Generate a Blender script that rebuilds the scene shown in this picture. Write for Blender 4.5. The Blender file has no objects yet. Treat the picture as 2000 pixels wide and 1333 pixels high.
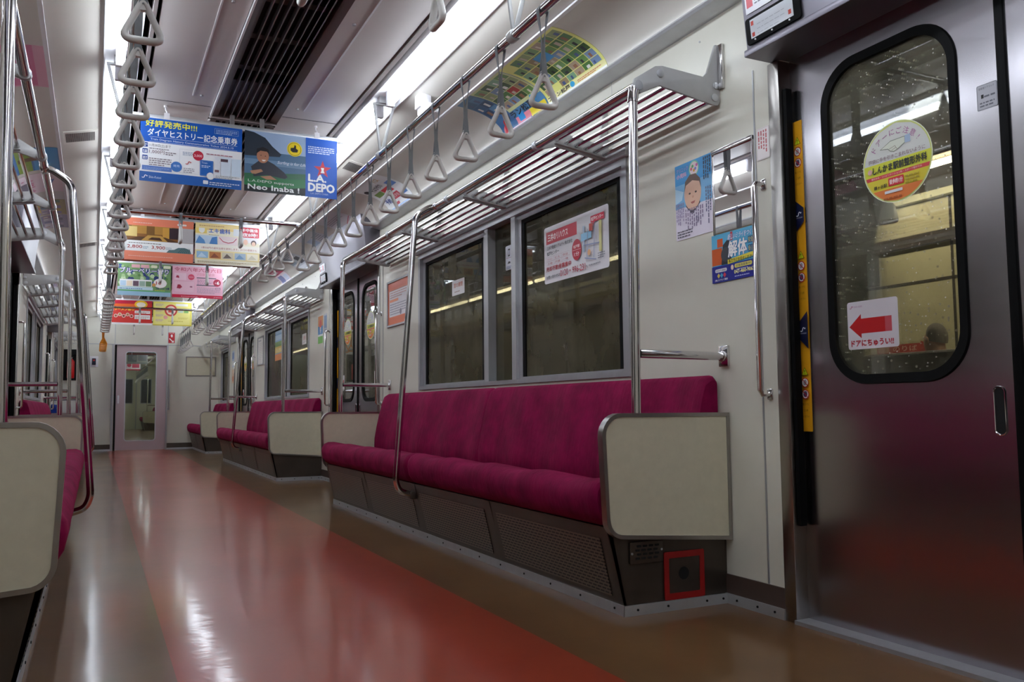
import bpy, bmesh, math, random
from mathutils import Vector, Matrix
random.seed(8)
S = bpy.context.scene
COL = S.collection
PI = math.pi

# ---------------------------------------------------------------- camera, world, exposure
cd = bpy.data.cameras.new('camera')
cd.sensor_fit = 'HORIZONTAL'; cd.sensor_width = 36.0
cd.lens = 36.0*1669.0/2000.0
cd.clip_start = 0.02; cd.clip_end = 200
cam = bpy.data.objects.new('camera', cd); COL.objects.link(cam)
yaw, pitch, roll = [math.radians(a) for a in (25.986, 4.400, -0.570)]
cy, sy, cp, sp = math.cos(yaw), math.sin(yaw), math.cos(pitch), math.sin(pitch)
fw = Vector((sy*cp, cy*cp, sp)); rt0 = Vector((cy, -sy, 0)); up0 = rt0.cross(fw)
rt = rt0*math.cos(roll)+up0*math.sin(roll); up = up0*math.cos(roll)-rt0*math.sin(roll)
m = Matrix((rt, up, -fw)).transposed().to_4x4(); m.translation = Vector((-0.70, 0.0, 0.68))
cam.matrix_world = m
S.camera = cam

w = bpy.data.worlds.new('night'); S.world = w; w.use_nodes = True
w.node_tree.nodes['Background'].inputs[0].default_value = (0.10, 0.11, 0.13, 1)
w.node_tree.nodes['Background'].inputs[1].default_value = 0.03
S.view_settings.view_transform = 'Standard'
S.view_settings.look = 'None'
S.view_settings.gamma = 1.0
S.view_settings.use_curve_mapping = False
S.view_settings.exposure = 1.05
TUBE = 10.0
S.cycles.max_bounces = 10; S.cycles.diffuse_bounces = 5; S.cycles.glossy_bounces = 5
S.cycles.transparent_max_bounces = 12; S.cycles.transmission_bounces = 4
S.cycles.sample_clamp_indirect = 6.0
S.cycles.use_denoising = True

# ---------------------------------------------------------------- materials
def lin(h):
    if not isinstance(h, str): return tuple(h)+(1,)
    c = [int(h[i:i+2], 16)/255 for i in (0, 2, 4)]
    return tuple(x/12.92 if x <= .04045 else ((x+.055)/1.055)**2.4 for x in c)+(1,)
def newmat(name):
    M = bpy.data.materials.new(name); M.use_nodes = True
    return M, M.node_tree.nodes, M.node_tree.links, M.node_tree.nodes['Principled BSDF']
def noise(N, L, scale, detail=4, stretch=(1, 1, 1), rough=.6):
    tc = N.new('ShaderNodeTexCoord'); mp = N.new('ShaderNodeMapping'); mp.inputs['Scale'].default_value = stretch
    L.new(tc.outputs['Object'], mp.inputs[0]); nz = N.new('ShaderNodeTexNoise')
    nz.inputs['Scale'].default_value = scale; nz.inputs['Detail'].default_value = detail; nz.inputs['Roughness'].default_value = rough
    L.new(mp.outputs[0], nz.inputs['Vector']); return nz
def ramp(N, L, src, stops):
    r = N.new('ShaderNodeValToRGB'); e = r.color_ramp.elements
    while len(e) < len(stops): e.new(.5)
    for k, (p, c) in enumerate(stops): e[k].position = p; e[k].color = c if len(c) == 4 else tuple(c)+(1,)
    L.new(src, r.inputs[0]); return r
def mat(name, col, rough=.45, metal=0, var=.08, scale=6, stretch=(1, 1, 1), bump=0, bscale=None, rvar=0, coat=0, sheen=0):
    M, N, L, P = newmat(name)
    c = lin(col); P.inputs['Roughness'].default_value = rough; P.inputs['Metallic'].default_value = metal
    P.inputs['Coat Weight'].default_value = coat; P.inputs['Coat Roughness'].default_value = .08
    if sheen:
        P.inputs['Sheen Weight'].default_value = sheen; P.inputs['Sheen Tint'].default_value = c; P.inputs['Sheen Roughness'].default_value = .4
    nz = noise(N, L, scale, 4, stretch)
    a = tuple(x*(1-var) for x in c[:3])+(1,); b = tuple(min(1, x*(1+var)) for x in c[:3])+(1,)
    r = ramp(N, L, nz.outputs[0], [(.3, a), (.7, b)]); L.new(r.outputs[0], P.inputs['Base Color'])
    if rvar:
        mr = N.new('ShaderNodeMapRange'); mr.inputs[3].default_value = max(.02, rough-rvar); mr.inputs[4].default_value = rough+rvar
        L.new(nz.outputs[0], mr.inputs[0]); L.new(mr.outputs[0], P.inputs['Roughness'])
    if bump:
        n2 = noise(N, L, bscale or scale*8, 3, stretch); bp = N.new('ShaderNodeBump'); bp.inputs['Strength'].default_value = bump
        bp.inputs['Distance'].default_value = .004; L.new(n2.outputs[0], bp.inputs['Height']); L.new(bp.outputs[0], P.inputs['Normal'])
    return M
def emit(name, col, st):
    M, N, L, P = newmat(name)
    P.inputs['Base Color'].default_value = (.9, .9, .9, 1); P.inputs['Emission Color'].default_value = lin(col); P.inputs['Emission Strength'].default_value = st
    return M
INK = {}
def ink(h):
    if h not in INK:
        M, N, L, P = newmat('ink_'+h); P.inputs['Base Color'].default_value = lin(h); P.inputs['Roughness'].default_value = .32
        P.inputs['Specular IOR Level'].default_value = .45
        INK[h] = M
    return INK[h]
def glass(name, tint, dirt=None, least=0, amount=0, drops=False, refl=1.0):
    """thin pane: tinted see-through, Fresnel mirror, procedural smears / rain drops"""
    M, N, L, P = newmat(name); out = N['Material Output']; N.remove(P)
    tr = N.new('ShaderNodeBsdfTransparent'); tr.inputs[0].default_value = lin(tint)
    gl = N.new('ShaderNodeBsdfGlossy'); gl.inputs['Roughness'].default_value = .015; gl.inputs[0].default_value = (.95, .97, 1, 1)
    lw = N.new('ShaderNodeFresnel'); lw.inputs[0].default_value = 1.5
    mu = N.new('ShaderNodeMath'); mu.operation = 'MULTIPLY'; mu.inputs[1].default_value = 1.7*refl; mu.use_clamp = True
    L.new(lw.outputs[0], mu.inputs[0])
    mx = N.new('ShaderNodeMixShader'); L.new(mu.outputs[0], mx.inputs[0]); L.new(tr.outputs[0], mx.inputs[1]); L.new(gl.outputs[0], mx.inputs[2])
    last = mx.outputs[0]
    if dirt:
        nz = noise(N, L, 2.2, 6, (1, 1.0, .8), .62); r = ramp(N, L, nz.outputs[0], [(.40, (least,)*3), (.72, (amount,)*3)])
        df = N.new('ShaderNodeBsdfDiffuse'); df.inputs[0].default_value = lin(dirt)
        m2 = N.new('ShaderNodeMixShader'); L.new(r.outputs[0], m2.inputs[0]); L.new(last, m2.inputs[1]); L.new(df.outputs[0], m2.inputs[2]); last = m2.outputs[0]
    if drops:
        tc = N.new('ShaderNodeTexCoord'); vo = N.new('ShaderNodeTexVoronoi'); vo.inputs['Scale'].default_value = 60; vo.inputs['Randomness'].default_value = 1
        L.new(tc.outputs['Object'], vo.inputs['Vector'])
        # each cell gets its own drop size, many none
        sx = N.new('ShaderNodeSeparateColor'); L.new(vo.outputs['Color'], sx.inputs[0])
        sz = N.new('ShaderNodeMapRange'); sz.inputs[1].default_value = .35; sz.inputs[2].default_value = 1; sz.inputs[3].default_value = 0; sz.inputs[4].default_value = .24
        L.new(sx.outputs[0], sz.inputs[0])
        lt = N.new('ShaderNodeMath'); lt.operation = 'LESS_THAN'; L.new(vo.outputs['Distance'], lt.inputs[0]); L.new(sz.outputs[0], lt.inputs[1])
        nz2 = noise(N, L, 2.5, 3); r2 = ramp(N, L, nz2.outputs[0], [(.38, (.30,)*3), (.58, (.9,)*3)])
        m4 = N.new('ShaderNodeMath'); m4.operation = 'MULTIPLY'; L.new(lt.outputs[0], m4.inputs[0]); L.new(r2.outputs[0], m4.inputs[1])
        bp = N.new('ShaderNodeBump'); bp.inputs['Distance'].default_value = .01; bp.inputs['Strength'].default_value = 1
        L.new(vo.outputs['Distance'], bp.inputs['Height'])
        g2 = N.new('ShaderNodeBsdfGlossy'); g2.inputs['Roughness'].default_value = .12; g2.inputs[0].default_value = (.9, .9, .85, 1); L.new(bp.outputs[0], g2.inputs['Normal'])
        dd = N.new('ShaderNodeBsdfDiffuse'); dd.inputs[0].default_value = (.85, .84, .76, 1); m5 = N.new('ShaderNodeMixShader'); m5.inputs[0].default_value = .45; L.new(g2.outputs[0], m5.inputs[1]); L.new(dd.outputs[0], m5.inputs[2])  # pale diffuse share paints in the light caught by each drop
        m3 = N.new('ShaderNodeMixShader'); L.new(m4.outputs[0], m3.inputs[0]); L.new(last, m3.inputs[1]); L.new(m5.outputs[0], m3.inputs[2]); last = m3.outputs[0]
    L.new(last, out.inputs[0]); return M

def floor_mat():
    M, N, L, P = newmat('vinyl_floor')
    tc = N.new('ShaderNodeTexCoord'); sx = N.new('ShaderNodeSeparateXYZ'); L.new(tc.outputs['Object'], sx.inputs[0])
    ab = N.new('ShaderNodeMath'); ab.operation = 'ABSOLUTE'; L.new(sx.outputs[0], ab.inputs[0])
    lt = N.new('ShaderNodeMath'); lt.operation = 'LESS_THAN'; lt.inputs[1].default_value = .497; L.new(ab.outputs[0], lt.inputs[0])
    n1 = noise(N, L, 1.6, 6, (1, .7, 1)); n2 = noise(N, L, 45, 2)
    base = ramp(N, L, n1.outputs[0], [(.3, lin('5c4026')), (.72, lin('775636'))])
    red = ramp(N, L, n1.outputs[0], [(.3, lin('8e3420')), (.72, lin('a4462f'))])
    mx = N.new('ShaderNodeMix'); mx.data_type = 'RGBA'; L.new(lt.outputs[0], mx.inputs[0]); L.new(base.outputs[0], mx.inputs[6]); L.new(red.outputs[0], mx.inputs[7])
    sp2 = ramp(N, L, n2.outputs[0], [(.3, (.8, .8, .8)), (.7, (1.1, 1.1, 1.1))])
    mm = N.new('ShaderNodeMix'); mm.data_type = 'RGBA'; mm.blend_type = 'MULTIPLY'; mm.inputs[0].default_value = .0
    L.new(mx.outputs[2], mm.inputs[6]); L.new(sp2.outputs[0], mm.inputs[7]); L.new(mm.outputs[2], P.inputs['Base Color'])
    # worn vinyl under a coat of floor wax that lies slightly wavy
    P.inputs['Roughness'].default_value = .30; P.inputs['Coat Weight'].default_value = .55; P.inputs['Coat IOR'].default_value = 1.5
    mr = N.new('ShaderNodeMapRange'); mr.inputs[3].default_value = .05; mr.inputs[4].default_value = .17; L.new(n1.outputs[0], mr.inputs[0]); L.new(mr.outputs[0], P.inputs['Coat Roughness'])
    n3 = noise(N, L, 7, 2, (1, 2.4, 1)); bp = N.new('ShaderNodeBump'); bp.inputs['Strength'].default_value = .03; bp.inputs['Distance'].default_value = .02
    L.new(n3.outputs[0], bp.inputs['Height']); L.new(bp.outputs[0], P.inputs['Coat Normal'])
    P.inputs['Specular IOR Level'].default_value = .12
    return M
def grille_mat():
    """stainless kick plate punched with rows of short slots, drawn in the object's own y/z"""
    M, N, L, P = newmat('punched_kick_plate')
    tc = N.new('ShaderNodeTexCoord'); sx = N.new('ShaderNodeSeparateXYZ'); L.new(tc.outputs['Object'], sx.inputs[0])
    cb = N.new('ShaderNodeCombineXYZ'); L.new(sx.outputs[1], cb.inputs[0]); L.new(sx.outputs[2], cb.inputs[1])
    br = N.new('ShaderNodeTexBrick'); br.inputs['Scale'].default_value = 1
    br.inputs['Brick Width'].default_value = .030; br.inputs['Row Height'].default_value = .0115; br.inputs['Mortar Size'].default_value = .0032; br.inputs['Mortar Smooth'].default_value = 0
    br.inputs['Color1'].default_value = (0, 0, 0, 1); br.inputs['Color2'].default_value = (0, 0, 0, 1); br.inputs['Mortar'].default_value = (1, 1, 1, 1)
    L.new(cb.outputs[0], br.inputs['Vector'])
    mx = N.new('ShaderNodeMix'); mx.data_type = 'RGBA'; L.new(br.outputs[0], mx.inputs[0]); mx.inputs[6].default_value = (.006, .005, .006, 1); mx.inputs[7].default_value = lin('8a7f75')
    L.new(mx.outputs[2], P.inputs['Base Color']); L.new(br.outputs[0], P.inputs['Metallic']); P.inputs['Roughness'].default_value = .42
    return M
def velvet(name, c0, c1):
    M, N, L, P = newmat(name)
    nz = noise(N, L, 7, 5, (1, 1, 1.0), .65); n2 = noise(N, L, 900, 2)
    r = ramp(N, L, nz.outputs[0], [(.32, lin(c0)), (.68, lin(c1))])
    L.new(r.outputs[0], P.inputs['Base Color']); P.inputs['Roughness'].default_value = .85; P.inputs['Specular IOR Level'].default_value = .15
    P.inputs['Sheen Weight'].default_value = .35; P.inputs['Sheen Roughness'].default_value = .35; P.inputs['Sheen Tint'].default_value = lin(c1)
    n3 = noise(N, L, 9, 3, (1, 5, 1)); bp0 = N.new('ShaderNodeBump'); bp0.inputs['Strength'].default_value = .35; bp0.inputs['Distance'].default_value = .012; L.new(n3.outputs[0], bp0.inputs['Height'])
    bp = N.new('ShaderNodeBump'); bp.inputs['Strength'].default_value = .25; bp.inputs['Distance'].default_value = .002; L.new(n2.outputs[0], bp.inputs['Height'])
    L.new(bp0.outputs[0], bp.inputs['Normal']); L.new(bp.outputs[0], P.inputs['Normal'])
    return M
def steel(name, c, rough, brush=.25):
    M, N, L, P = newmat(name)
    P.inputs['Metallic'].default_value = 1; P.inputs['Base Color'].default_value = lin(c); P.inputs['Roughness'].default_value = rough
    nz = noise(N, L, 2, 3, (1, 1, 8)); mr = N.new('ShaderNodeMapRange'); mr.inputs[3].default_value = rough-.02; mr.inputs[4].default_value = rough+.03
    L.new(nz.outputs[0], mr.inputs[0]); L.new(mr.outputs[0], P.inputs['Roughness'])
    n2 = noise(N, L, 4, 6, (1, 2, 90)); bp = N.new('ShaderNodeBump'); bp.inputs['Strength'].default_value = brush; bp.inputs['Distance'].default_value = .003
    n3 = noise(N, L, 1.6, 2); ad = N.new('ShaderNodeMath'); ad.operation = 'MULTIPLY_ADD'; ad.inputs[1].default_value = 3; L.new(n3.outputs[0], ad.inputs[0]); ad.inputs[2].default_value = 0
    P.inputs['Anisotropic'].default_value = .3; tg = N.new('ShaderNodeTangent'); tg.direction_type = 'RADIAL'; tg.axis = 'Z'; L.new(tg.outputs[0], P.inputs['Tangent'])
    L.new(ad.outputs[0], bp.inputs['Height']); L.new(bp.outputs[0], P.inputs['Normal'])
    return M

m_wall = mat('cream_wall_laminate', 'd2cfc2', .30, 0, .03, 3, bump=.03)
m_cove = mat('cove_panel_cream', 'cdc8c0', .28, 0, .02, 3)
m_ceil = mat('ceiling_panel_offwhite', 'c6bfbd', .42, 0, .03, 2)
m_board = mat('partition_laminate', 'c9c2aa', .42, 0, .04, 30)
m_pink = mat('end_door_pinkish_enamel', 'b9a4a8', .36, 0, .03, 4)
m_alu = mat('satin_aluminium', 'c3c5c9', .36, .65, .06, 12, (1, 1, .1))
m_alu2 = mat('brushed_frame_aluminium', 'b0b1b5', .42, .65, .06, 12, (1, 1, .1))
m_rim = mat('brushed_stainless_rim', 'a8a4a0', .30, 1, .05, 12)
m_redp = mat('dull_red_paint', '930f0e', .45, 0, .06)
m_chrome = mat('polished_stainless_tube', 'd2cfd0', .10, 1, .02, 10)
m_rack = mat('grey_painted_casting', 'b2b2b2', .42, .15, .04, 20)
m_dark = mat('black_rubber', '060607', .6, 0, .1)
m_dark.node_tree.nodes['Principled BSDF'].inputs['Specular IOR Level'].default_value = .12
m_void = mat('dark_cavity', '0a090a', .9, 0, .1)
m_hdr = mat('dark_grey_header_steel', '77737c', .34, .85, .05, 4, (1, .2, 1))
m_kick = mat('dull_stainless_kick', '5e554e', .40, .85, .10, 6)
m_band = mat('brown_vinyl_base', '4a3a34', .5, 0, .08)
m_ring = mat('grey_strap_plastic', 'cdc9c5', .35, 0, .03)
m_strap = mat('grey_strap_webbing', '7d8084', .65, 0, .05, 60)
m_orange = mat('orange_strap_plastic', 'e08a10', .35, 0, .03)
m_orange2 = mat('orange_strap_webbing', 'c97a14', .6, 0, .05)
m_white = mat('white_enamel', 'dedce0', .35, 0, .02)
m_refl = mat('lamp_reflector_white', 'e6e6ea', .5, 0, .01)
m_slat = mat('diffuser_slat_grey', '8d8687', .4, .5, .04)
m_side = mat('diffuser_side_brown', '5c5150', .42, .4, .06)
m_red = mat('red_enamel', 'c01414', .4, 0, .04)
m_seat = velvet('magenta_moquette', '6a0533', '8e0c47')
m_blue = velvet('blue_moquette', '12286e', '1b3a98')
m_floor = floor_mat()
m_grille = grille_mat()
m_door = steel('brushed_stainless_door', 'b0acb1', .21, .05)
m_tube = emit('fluorescent_tube_glow', 'ecf6ff', TUBE)
m_ptube = emit('platform_tube_glow', 'fff8ea', 26.0)
m_dglass = glass('rainy_door_glass', 'dedccf', '9c9a8c', .06, .45, True, .75)
m_wglass = glass('dusty_window_glass', '8a887a', '77725f', .20, .60, False, .30)
m_cglass = glass('clean_end_door_glass', 'e6ebe8', None, 0, 0, False, .5)
m_mirror = mat('silvered_mirror', 'f0f0f2', .012, 1, 0)

# ---------------------------------------------------------------- mesh building
WL = {}                                   # world location of linked objects
class MB:
    def __init__(s): s.v = []; s.f = []; s.mi = []; s.c = 0
    def add(s, vs, fs):
        o = len(s.v); s.v += [tuple(p) for p in vs]; s.f += [tuple(i+o for i in f) for f in fs]; s.mi += [s.c]*len(fs); return s
    def m(s, k): s.c = k; return s
    def box(s, x0, x1, y0, y1, z0, z1):
        x0, x1 = sorted((x0, x1)); y0, y1 = sorted((y0, y1)); z0, z1 = sorted((z0, z1))
        return s.add([(x0, y0, z0), (x1, y0, z0), (x1, y1, z0), (x0, y1, z0), (x0, y0, z1), (x1, y0, z1), (x1, y1, z1), (x0, y1, z1)],
                     [(0, 3, 2, 1), (4, 5, 6, 7), (0, 1, 5, 4), (1, 2, 6, 5), (2, 3, 7, 6), (3, 0, 4, 7)])
    def prism(s, poly, fr, d0, d1):
        """poly: list of (a,b); fr(a,b,d)->xyz"""
        n = len(poly); vs = [fr(a, b, d0) for a, b in poly]+[fr(a, b, d1) for a, b in poly]
        return s.add(vs, [tuple(range(n))[::-1], tuple(range(n, 2*n))]+[(i, (i+1) % n, n+(i+1) % n, n+i) for i in range(n)])
    def strip(s, A, B, closed=True):
        n = len(A); k = n if closed else n-1
        return s.add(list(A)+list(B), [(i, (i+1) % n, n+(i+1) % n, n+i) for i in range(k)])
    def tube(s, path, r, n=12, closed=False, cap=True):
        P = [Vector(p) for p in path]; N = len(P); R = r if isinstance(r, (list, tuple)) else [r]*N
        T = []
        for i in range(N):
            a = P[(i-1) % N] if (closed or i > 0) else P[i]; b = P[(i+1) % N] if (closed or i < N-1) else P[i]
            T.append((b-a).normalized())
        u = T[0].orthogonal().normalized(); vs = []
        for i in range(N):
            u = (u-T[i]*u.dot(T[i])).normalized(); v = T[i].cross(u)
            for k in range(n):
                a = 2*PI*k/n; vs.append(P[i]+(u*math.cos(a)+v*math.sin(a))*R[i])
        fs = []
        for i in range(N if closed else N-1):
            for k in range(n):
                j = (i+1) % N; fs.append((i*n+k, i*n+(k+1) % n, j*n+(k+1) % n, j*n+k))
        if cap and not closed: fs += [tuple(range(n))[::-1], tuple((N-1)*n+k for k in range(n))]
        return s.add(vs, fs)
    def cyl(s, a, b, r, n=16): return s.tube([a, b], r, n)
    def grid(s, rows, closed_u=False):
        """rows: list of equal-length point lists"""
        n = len(rows[0]); vs = [p for r in rows for p in r]; fs = []
        for i in range(len(rows)-1):
            for k in range(n if closed_u else n-1):
                fs.append((i*n+k, i*n+(k+1) % n, (i+1)*n+(k+1) % n, (i+1)*n+k))
        return s.add(vs, fs)
    def ball(s, c, r, n=12, sc=(1, 1, 1)):
        rows = []
        for i in range(n+1):
            t = PI*i/n
            rows.append([(c[0]+r*sc[0]*math.sin(t)*math.cos(2*PI*k/(2*n)), c[1]+r*sc[1]*math.sin(t)*math.sin(2*PI*k/(2*n)), c[2]+r*sc[2]*math.cos(t)) for k in range(2*n)])
        return s.grid(rows, True)
    def flip(s, side):
        if side < 0:
            s.v = [(-x, y, z) for x, y, z in s.v]; s.f = [f[::-1] for f in s.f]
        return s
def link(name, mb, mats, parent=None, loc=None, sharp=35, bevel=0, kind=None):
    if not isinstance(mats, (list, tuple)): mats = [mats]
    if parent is not None: L = WL[parent.name]
    elif loc is not None: L = Vector(loc)
    else:
        X = [p[0] for p in mb.v]; Y = [p[1] for p in mb.v]; Z = [p[2] for p in mb.v]
        L = Vector(((min(X)+max(X))/2, (min(Y)+max(Y))/2, min(Z)))
    me = bpy.data.meshes.new(name)
    me.from_pydata([(x-L.x, y-L.y, z-L.z) for x, y, z in mb.v], [], mb.f)
    for M in mats: me.materials.append(M)
    me.polygons.foreach_set('material_index', mb.mi)
    bm = bmesh.new(); bm.from_mesh(me)
    bmesh.ops.recalc_face_normals(bm, faces=bm.faces)
    if bevel:
        es = [e for e in bm.edges if len(e.link_faces) == 2 and e.calc_face_angle(0) > .6]
        bmesh.ops.bevel(bm, geom=es, offset=bevel, segments=2, profile=.5, affect='EDGES', clamp_overlap=True)
    bm.to_mesh(me); bm.free()
    if sharp:
        me.polygons.foreach_set('use_smooth', [True]*len(me.polygons)); me.set_sharp_from_angle(angle=math.radians(sharp))
    o = bpy.data.objects.new(name, me); COL.objects.link(o); WL[o.name] = L
    if parent is not None: o.parent = parent
    else: o.location = L
    if kind: o['kind'] = kind
    return o
def thing(name, label, cat, loc, group=None, kind=None):
    o = bpy.data.objects.new(name, None); COL.objects.link(o); o.location = loc; WL[o.name] = Vector(loc)
    o.empty_display_size = .05
    if label: o['label'] = label; o['category'] = cat
    if group: o['group'] = group
    if kind: o['kind'] = kind
    return o
def tag(o, label, cat, group=None, kind=None):
    o['label'] = label; o['category'] = cat
    if group: o['group'] = group
    if kind: o['kind'] = kind
    return o
def dup(root, loc, label):
    r = root.copy(); COL.objects.link(r); r.location = loc; r['label'] = label; WL[r.name] = Vector(loc)
    for c in [k for k in ALLKIDS[root.name]]:
        d = c.copy(); COL.objects.link(d); d.parent = r
    return r
ALLKIDS = {}
def rrect(x0, x1, y0, y1, r, n=6):
    r = r if isinstance(r, (list, tuple)) else [r]*4           # corners: (x0,y0),(x1,y0),(x1,y1),(x0,y1)
    out = []
    for (cx, cyy, a0, rr) in ((x0, y0, PI, r[0]), (x1, y0, 1.5*PI, r[1]), (x1, y1, 0, r[2]), (x0, y1, .5*PI, r[3])):
        ox = cx+rr if cx == x0 else cx-rr; oy = cyy+rr if cyy == y0 else cyy-rr
        if rr < 1e-6: out.append((cx, cyy)); continue
        for k in range(n+1):
            a = a0+.5*PI*k/n; out.append((ox+rr*math.cos(a), oy+rr*math.sin(a)))
    return out
def plate_with_hole(mb, outer, hole, fr, d0, d1):
    """outer=(a0,a1,b0,b1) rectangle, hole = closed outline inside it; both faces, rim and hole wall"""
    a0, a1, b0, b1 = outer
    ca = sum(p[0] for p in hole)/len(hole); cb = sum(p[1] for p in hole)/len(hole)
    H = list(hole); O = []
    def proj(p):
        da, db = p[0]-ca, p[1]-cb; t = 1e9
        if da > 1e-9: t = min(t, (a1-ca)/da)
        if da < -1e-9: t = min(t, (a0-ca)/da)
        if db > 1e-9: t = min(t, (b1-cb)/db)
        if db < -1e-9: t = min(t, (b0-cb)/db)
        return (ca+da*t, cb+db*t)
    pts = [(math.atan2(p[1]-cb, p[0]-ca), p, proj(p)) for p in H]
    for c in ((a0, b0), (a1, b0), (a1, b1), (a0, b1)):
        ang = math.atan2(c[1]-cb, c[0]-ca)
        # nearest point of the hole outline along that ray
        best = None
        for i in range(len(H)):
            p, q = H[i], H[(i+1) % len(H)]; dx, dy = c[0]-ca, c[1]-cb; ex, ey = q[0]-p[0], q[1]-p[1]; den = dx*ey-dy*ex
            if abs(den) < 1e-12: continue
            t = ((p[0]-ca)*ey-(p[1]-cb)*ex)/den; u = ((p[0]-ca)*dy-(p[1]-cb)*dx)/den
            if t > 0 and -1e-6 <= u <= 1+1e-6: best = (ca+dx*t, cb+dy*t)
        if best: pts.append((ang, best, c))
    pts.sort(key=lambda t: t[0])
    I = [p[1] for p in pts]; O = [p[2] for p in pts]
    f = lambda L, d: [fr(a, b, d) for a, b in L]
    mb.strip(f(I, d0), f(O, d0)); mb.strip(f(I, d1), f(O, d1)); mb.strip(f(I, d0), f(I, d1)); mb.strip(f(O, d0), f(O, d1))
    return mb
# plane frames: a along y, b = z, d towards the aisle
def fr_side(side, x): return lambda a, b, d: (side*(x-d), a, b)
def fr_end(y): return lambda a, b, d: (a, y-d, b)

# ---------------------------------------------------------------- printed sheets (posters, stickers): layered flat shapes
TXT = {}
def text_mesh(s):
    if s not in TXT:
        cu = bpy.data.curves.new('t', 'FONT'); cu.body = s; cu.resolution_u = 2
        o = bpy.data.objects.new('t', cu); COL.objects.link(o)
        ev = o.evaluated_get(bpy.context.evaluated_depsgraph_get()); me = ev.to_mesh()
        TXT[s] = ([tuple(v.co[:2]) for v in me.vertices], [tuple(p.vertices) for p in me.polygons])
        ev.to_mesh_clear(); bpy.data.objects.remove(o); bpy.data.curves.remove(cu)
    return TXT[s]
class Print:
    """a printed sheet w x h metres, origin lower left, u to the reader's right"""
    def __init__(s, W, H, fr, base='f2f2ee', thick=.0016, corner=.0, sub=1, eps=.00007):
        s.W, s.H, s.fr, s.mb, s.mats, s.ix, s.k, s.t, s.e, s.sub = W, H, fr, MB(), [], {}, 0, thick, eps, sub
        s._c(base)
        if sub == 1: s.mb.prism(rrect(0, W, 0, H, corner) if corner else [(0, 0), (W, 0), (W, H), (0, H)], fr, 0, thick)
        else:
            for d in (0, thick): s.mb.grid([[fr(W*i/6, H*j/sub, d) for i in range(7)] for j in range(sub+1)])
            A = [(W*i/6, 0) for i in range(7)]+[(W, H*j/sub) for j in range(1, sub+1)]+[(W*(6-i)/6, H) for i in range(1, 7)]+[(0, H*(sub-j)/sub) for j in range(1, sub)]
            s.mb.strip([fr(a, b, 0) for a, b in A], [fr(a, b, thick) for a, b in A])
    def _c(s, c):
        if c not in s.ix: s.ix[c] = len(s.mats); s.mats.append(ink(c))
        s.mb.m(s.ix[c])
    def _d(s): s.k += 1; return s.t+s.e*s.k+(.001 if s.sub > 1 else 0)
    def poly(s, pts, c):
        s._c(c); d = s._d(); s.mb.add([s.fr(a, b, d) for a, b in pts], [tuple(range(len(pts)))]); return s
    def rect(s, x, y, w, h, c, r=0):
        if s.sub > 1:
            s._c(c); d = s._d()-.001; n = max(1, int(h/.008)); s.mb.grid([[s.fr(x+w*i, y+h*j/n, d) for i in (0, 1)] for j in range(n+1)]); return s
        return s.poly(rrect(x, x+w, y, y+h, r, 4) if r else [(x, y), (x+w, y), (x+w, y+h), (x, y+h)], c)
    def disc(s, x, y, r, c, ry=None, n=24, rot=0):
        ry = ry or r
        return s.poly([(x+r*math.cos(2*PI*k/n)*math.cos(rot)-ry*math.sin(2*PI*k/n)*math.sin(rot), y+r*math.cos(2*PI*k/n)*math.sin(rot)+ry*math.sin(2*PI*k/n)*math.cos(rot)) for k in range(n)], c)
    def ring(s, x, y, r, r2, c, n=24):
        s._c(c); d = s._d()
        s.mb.strip([s.fr(x+r*math.cos(2*PI*k/n), y+r*math.sin(2*PI*k/n), d) for k in range(n)], [s.fr(x+r2*math.cos(2*PI*k/n), y+r2*math.sin(2*PI*k/n), d) for k in range(n)]); return s
    def frame(s, x, y, w, h, t, c):
        s.rect(x, y, w, t, c); s.k -= 1; s.rect(x, y+h-t, w, t, c); s.k -= 1; s.rect(x, y, t, h, c); s.k -= 1; return s.rect(x+w-t, y, t, h, c)
    def line(s, pts, t, c):
        s._c(c); d = s._d()
        for p, q in zip(pts, pts[1:]):
            dx, dy = q[0]-p[0], q[1]-p[1]; l = math.hypot(dx, dy) or 1; nx, ny = -dy/l*t/2, dx/l*t/2
            s.mb.add([s.fr(a, b, d) for a, b in ((p[0]+nx, p[1]+ny), (p[0]-nx, p[1]-ny), (q[0]-nx, q[1]-ny), (q[0]+nx, q[1]+ny))], [(0, 1, 2, 3)])
        return s
    def text(s, t, x, y, w, h, c, bold=0, slant=0, edge=None, vert=False):
        if vert:                                               # stacked characters
            n = len(t); hh = h/n
            for i, ch in enumerate(t): s.text(ch, x, y+h-hh*(i+1)+hh*.06, w, hh*.88, c, bold); s.k -= 1
            s.k += 1; return s
        V, F = text_mesh(t)
        if not V: return s
        x0 = min(v[0] for v in V); x1 = max(v[0] for v in V); y0 = min(v[1] for v in V); y1 = max(v[1] for v in V)
        sx = w/max(1e-6, x1-x0); sy2 = h/max(1e-6, y1-y0)
        offs = [(0, 0)]
        if bold: offs = [(-bold, 0), (bold, 0), (0, bold), (0, -bold)]
        if edge:
            s._c(edge[0]); d = s._d(); e = edge[1]
            for a in range(8):
                ox, oy = e*math.cos(a*PI/4), e*math.sin(a*PI/4); d += .00002
                s.mb.add([s.fr(x+(v[0]-x0)*sx+(v[1]-y0)*sy2*slant+ox, y+(v[1]-y0)*sy2+oy, d) for v in V], F)
            s.k += 3
        s._c(c); d = s._d()
        for ox, oy in offs:
            d += .00002; s.mb.add([s.fr(x+(v[0]-x0)*sx+(v[1]-y0)*sy2*slant+ox, y+(v[1]-y0)*sy2+oy, d) for v in V], F)
        if bold: s.k += 1
        return s
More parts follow.
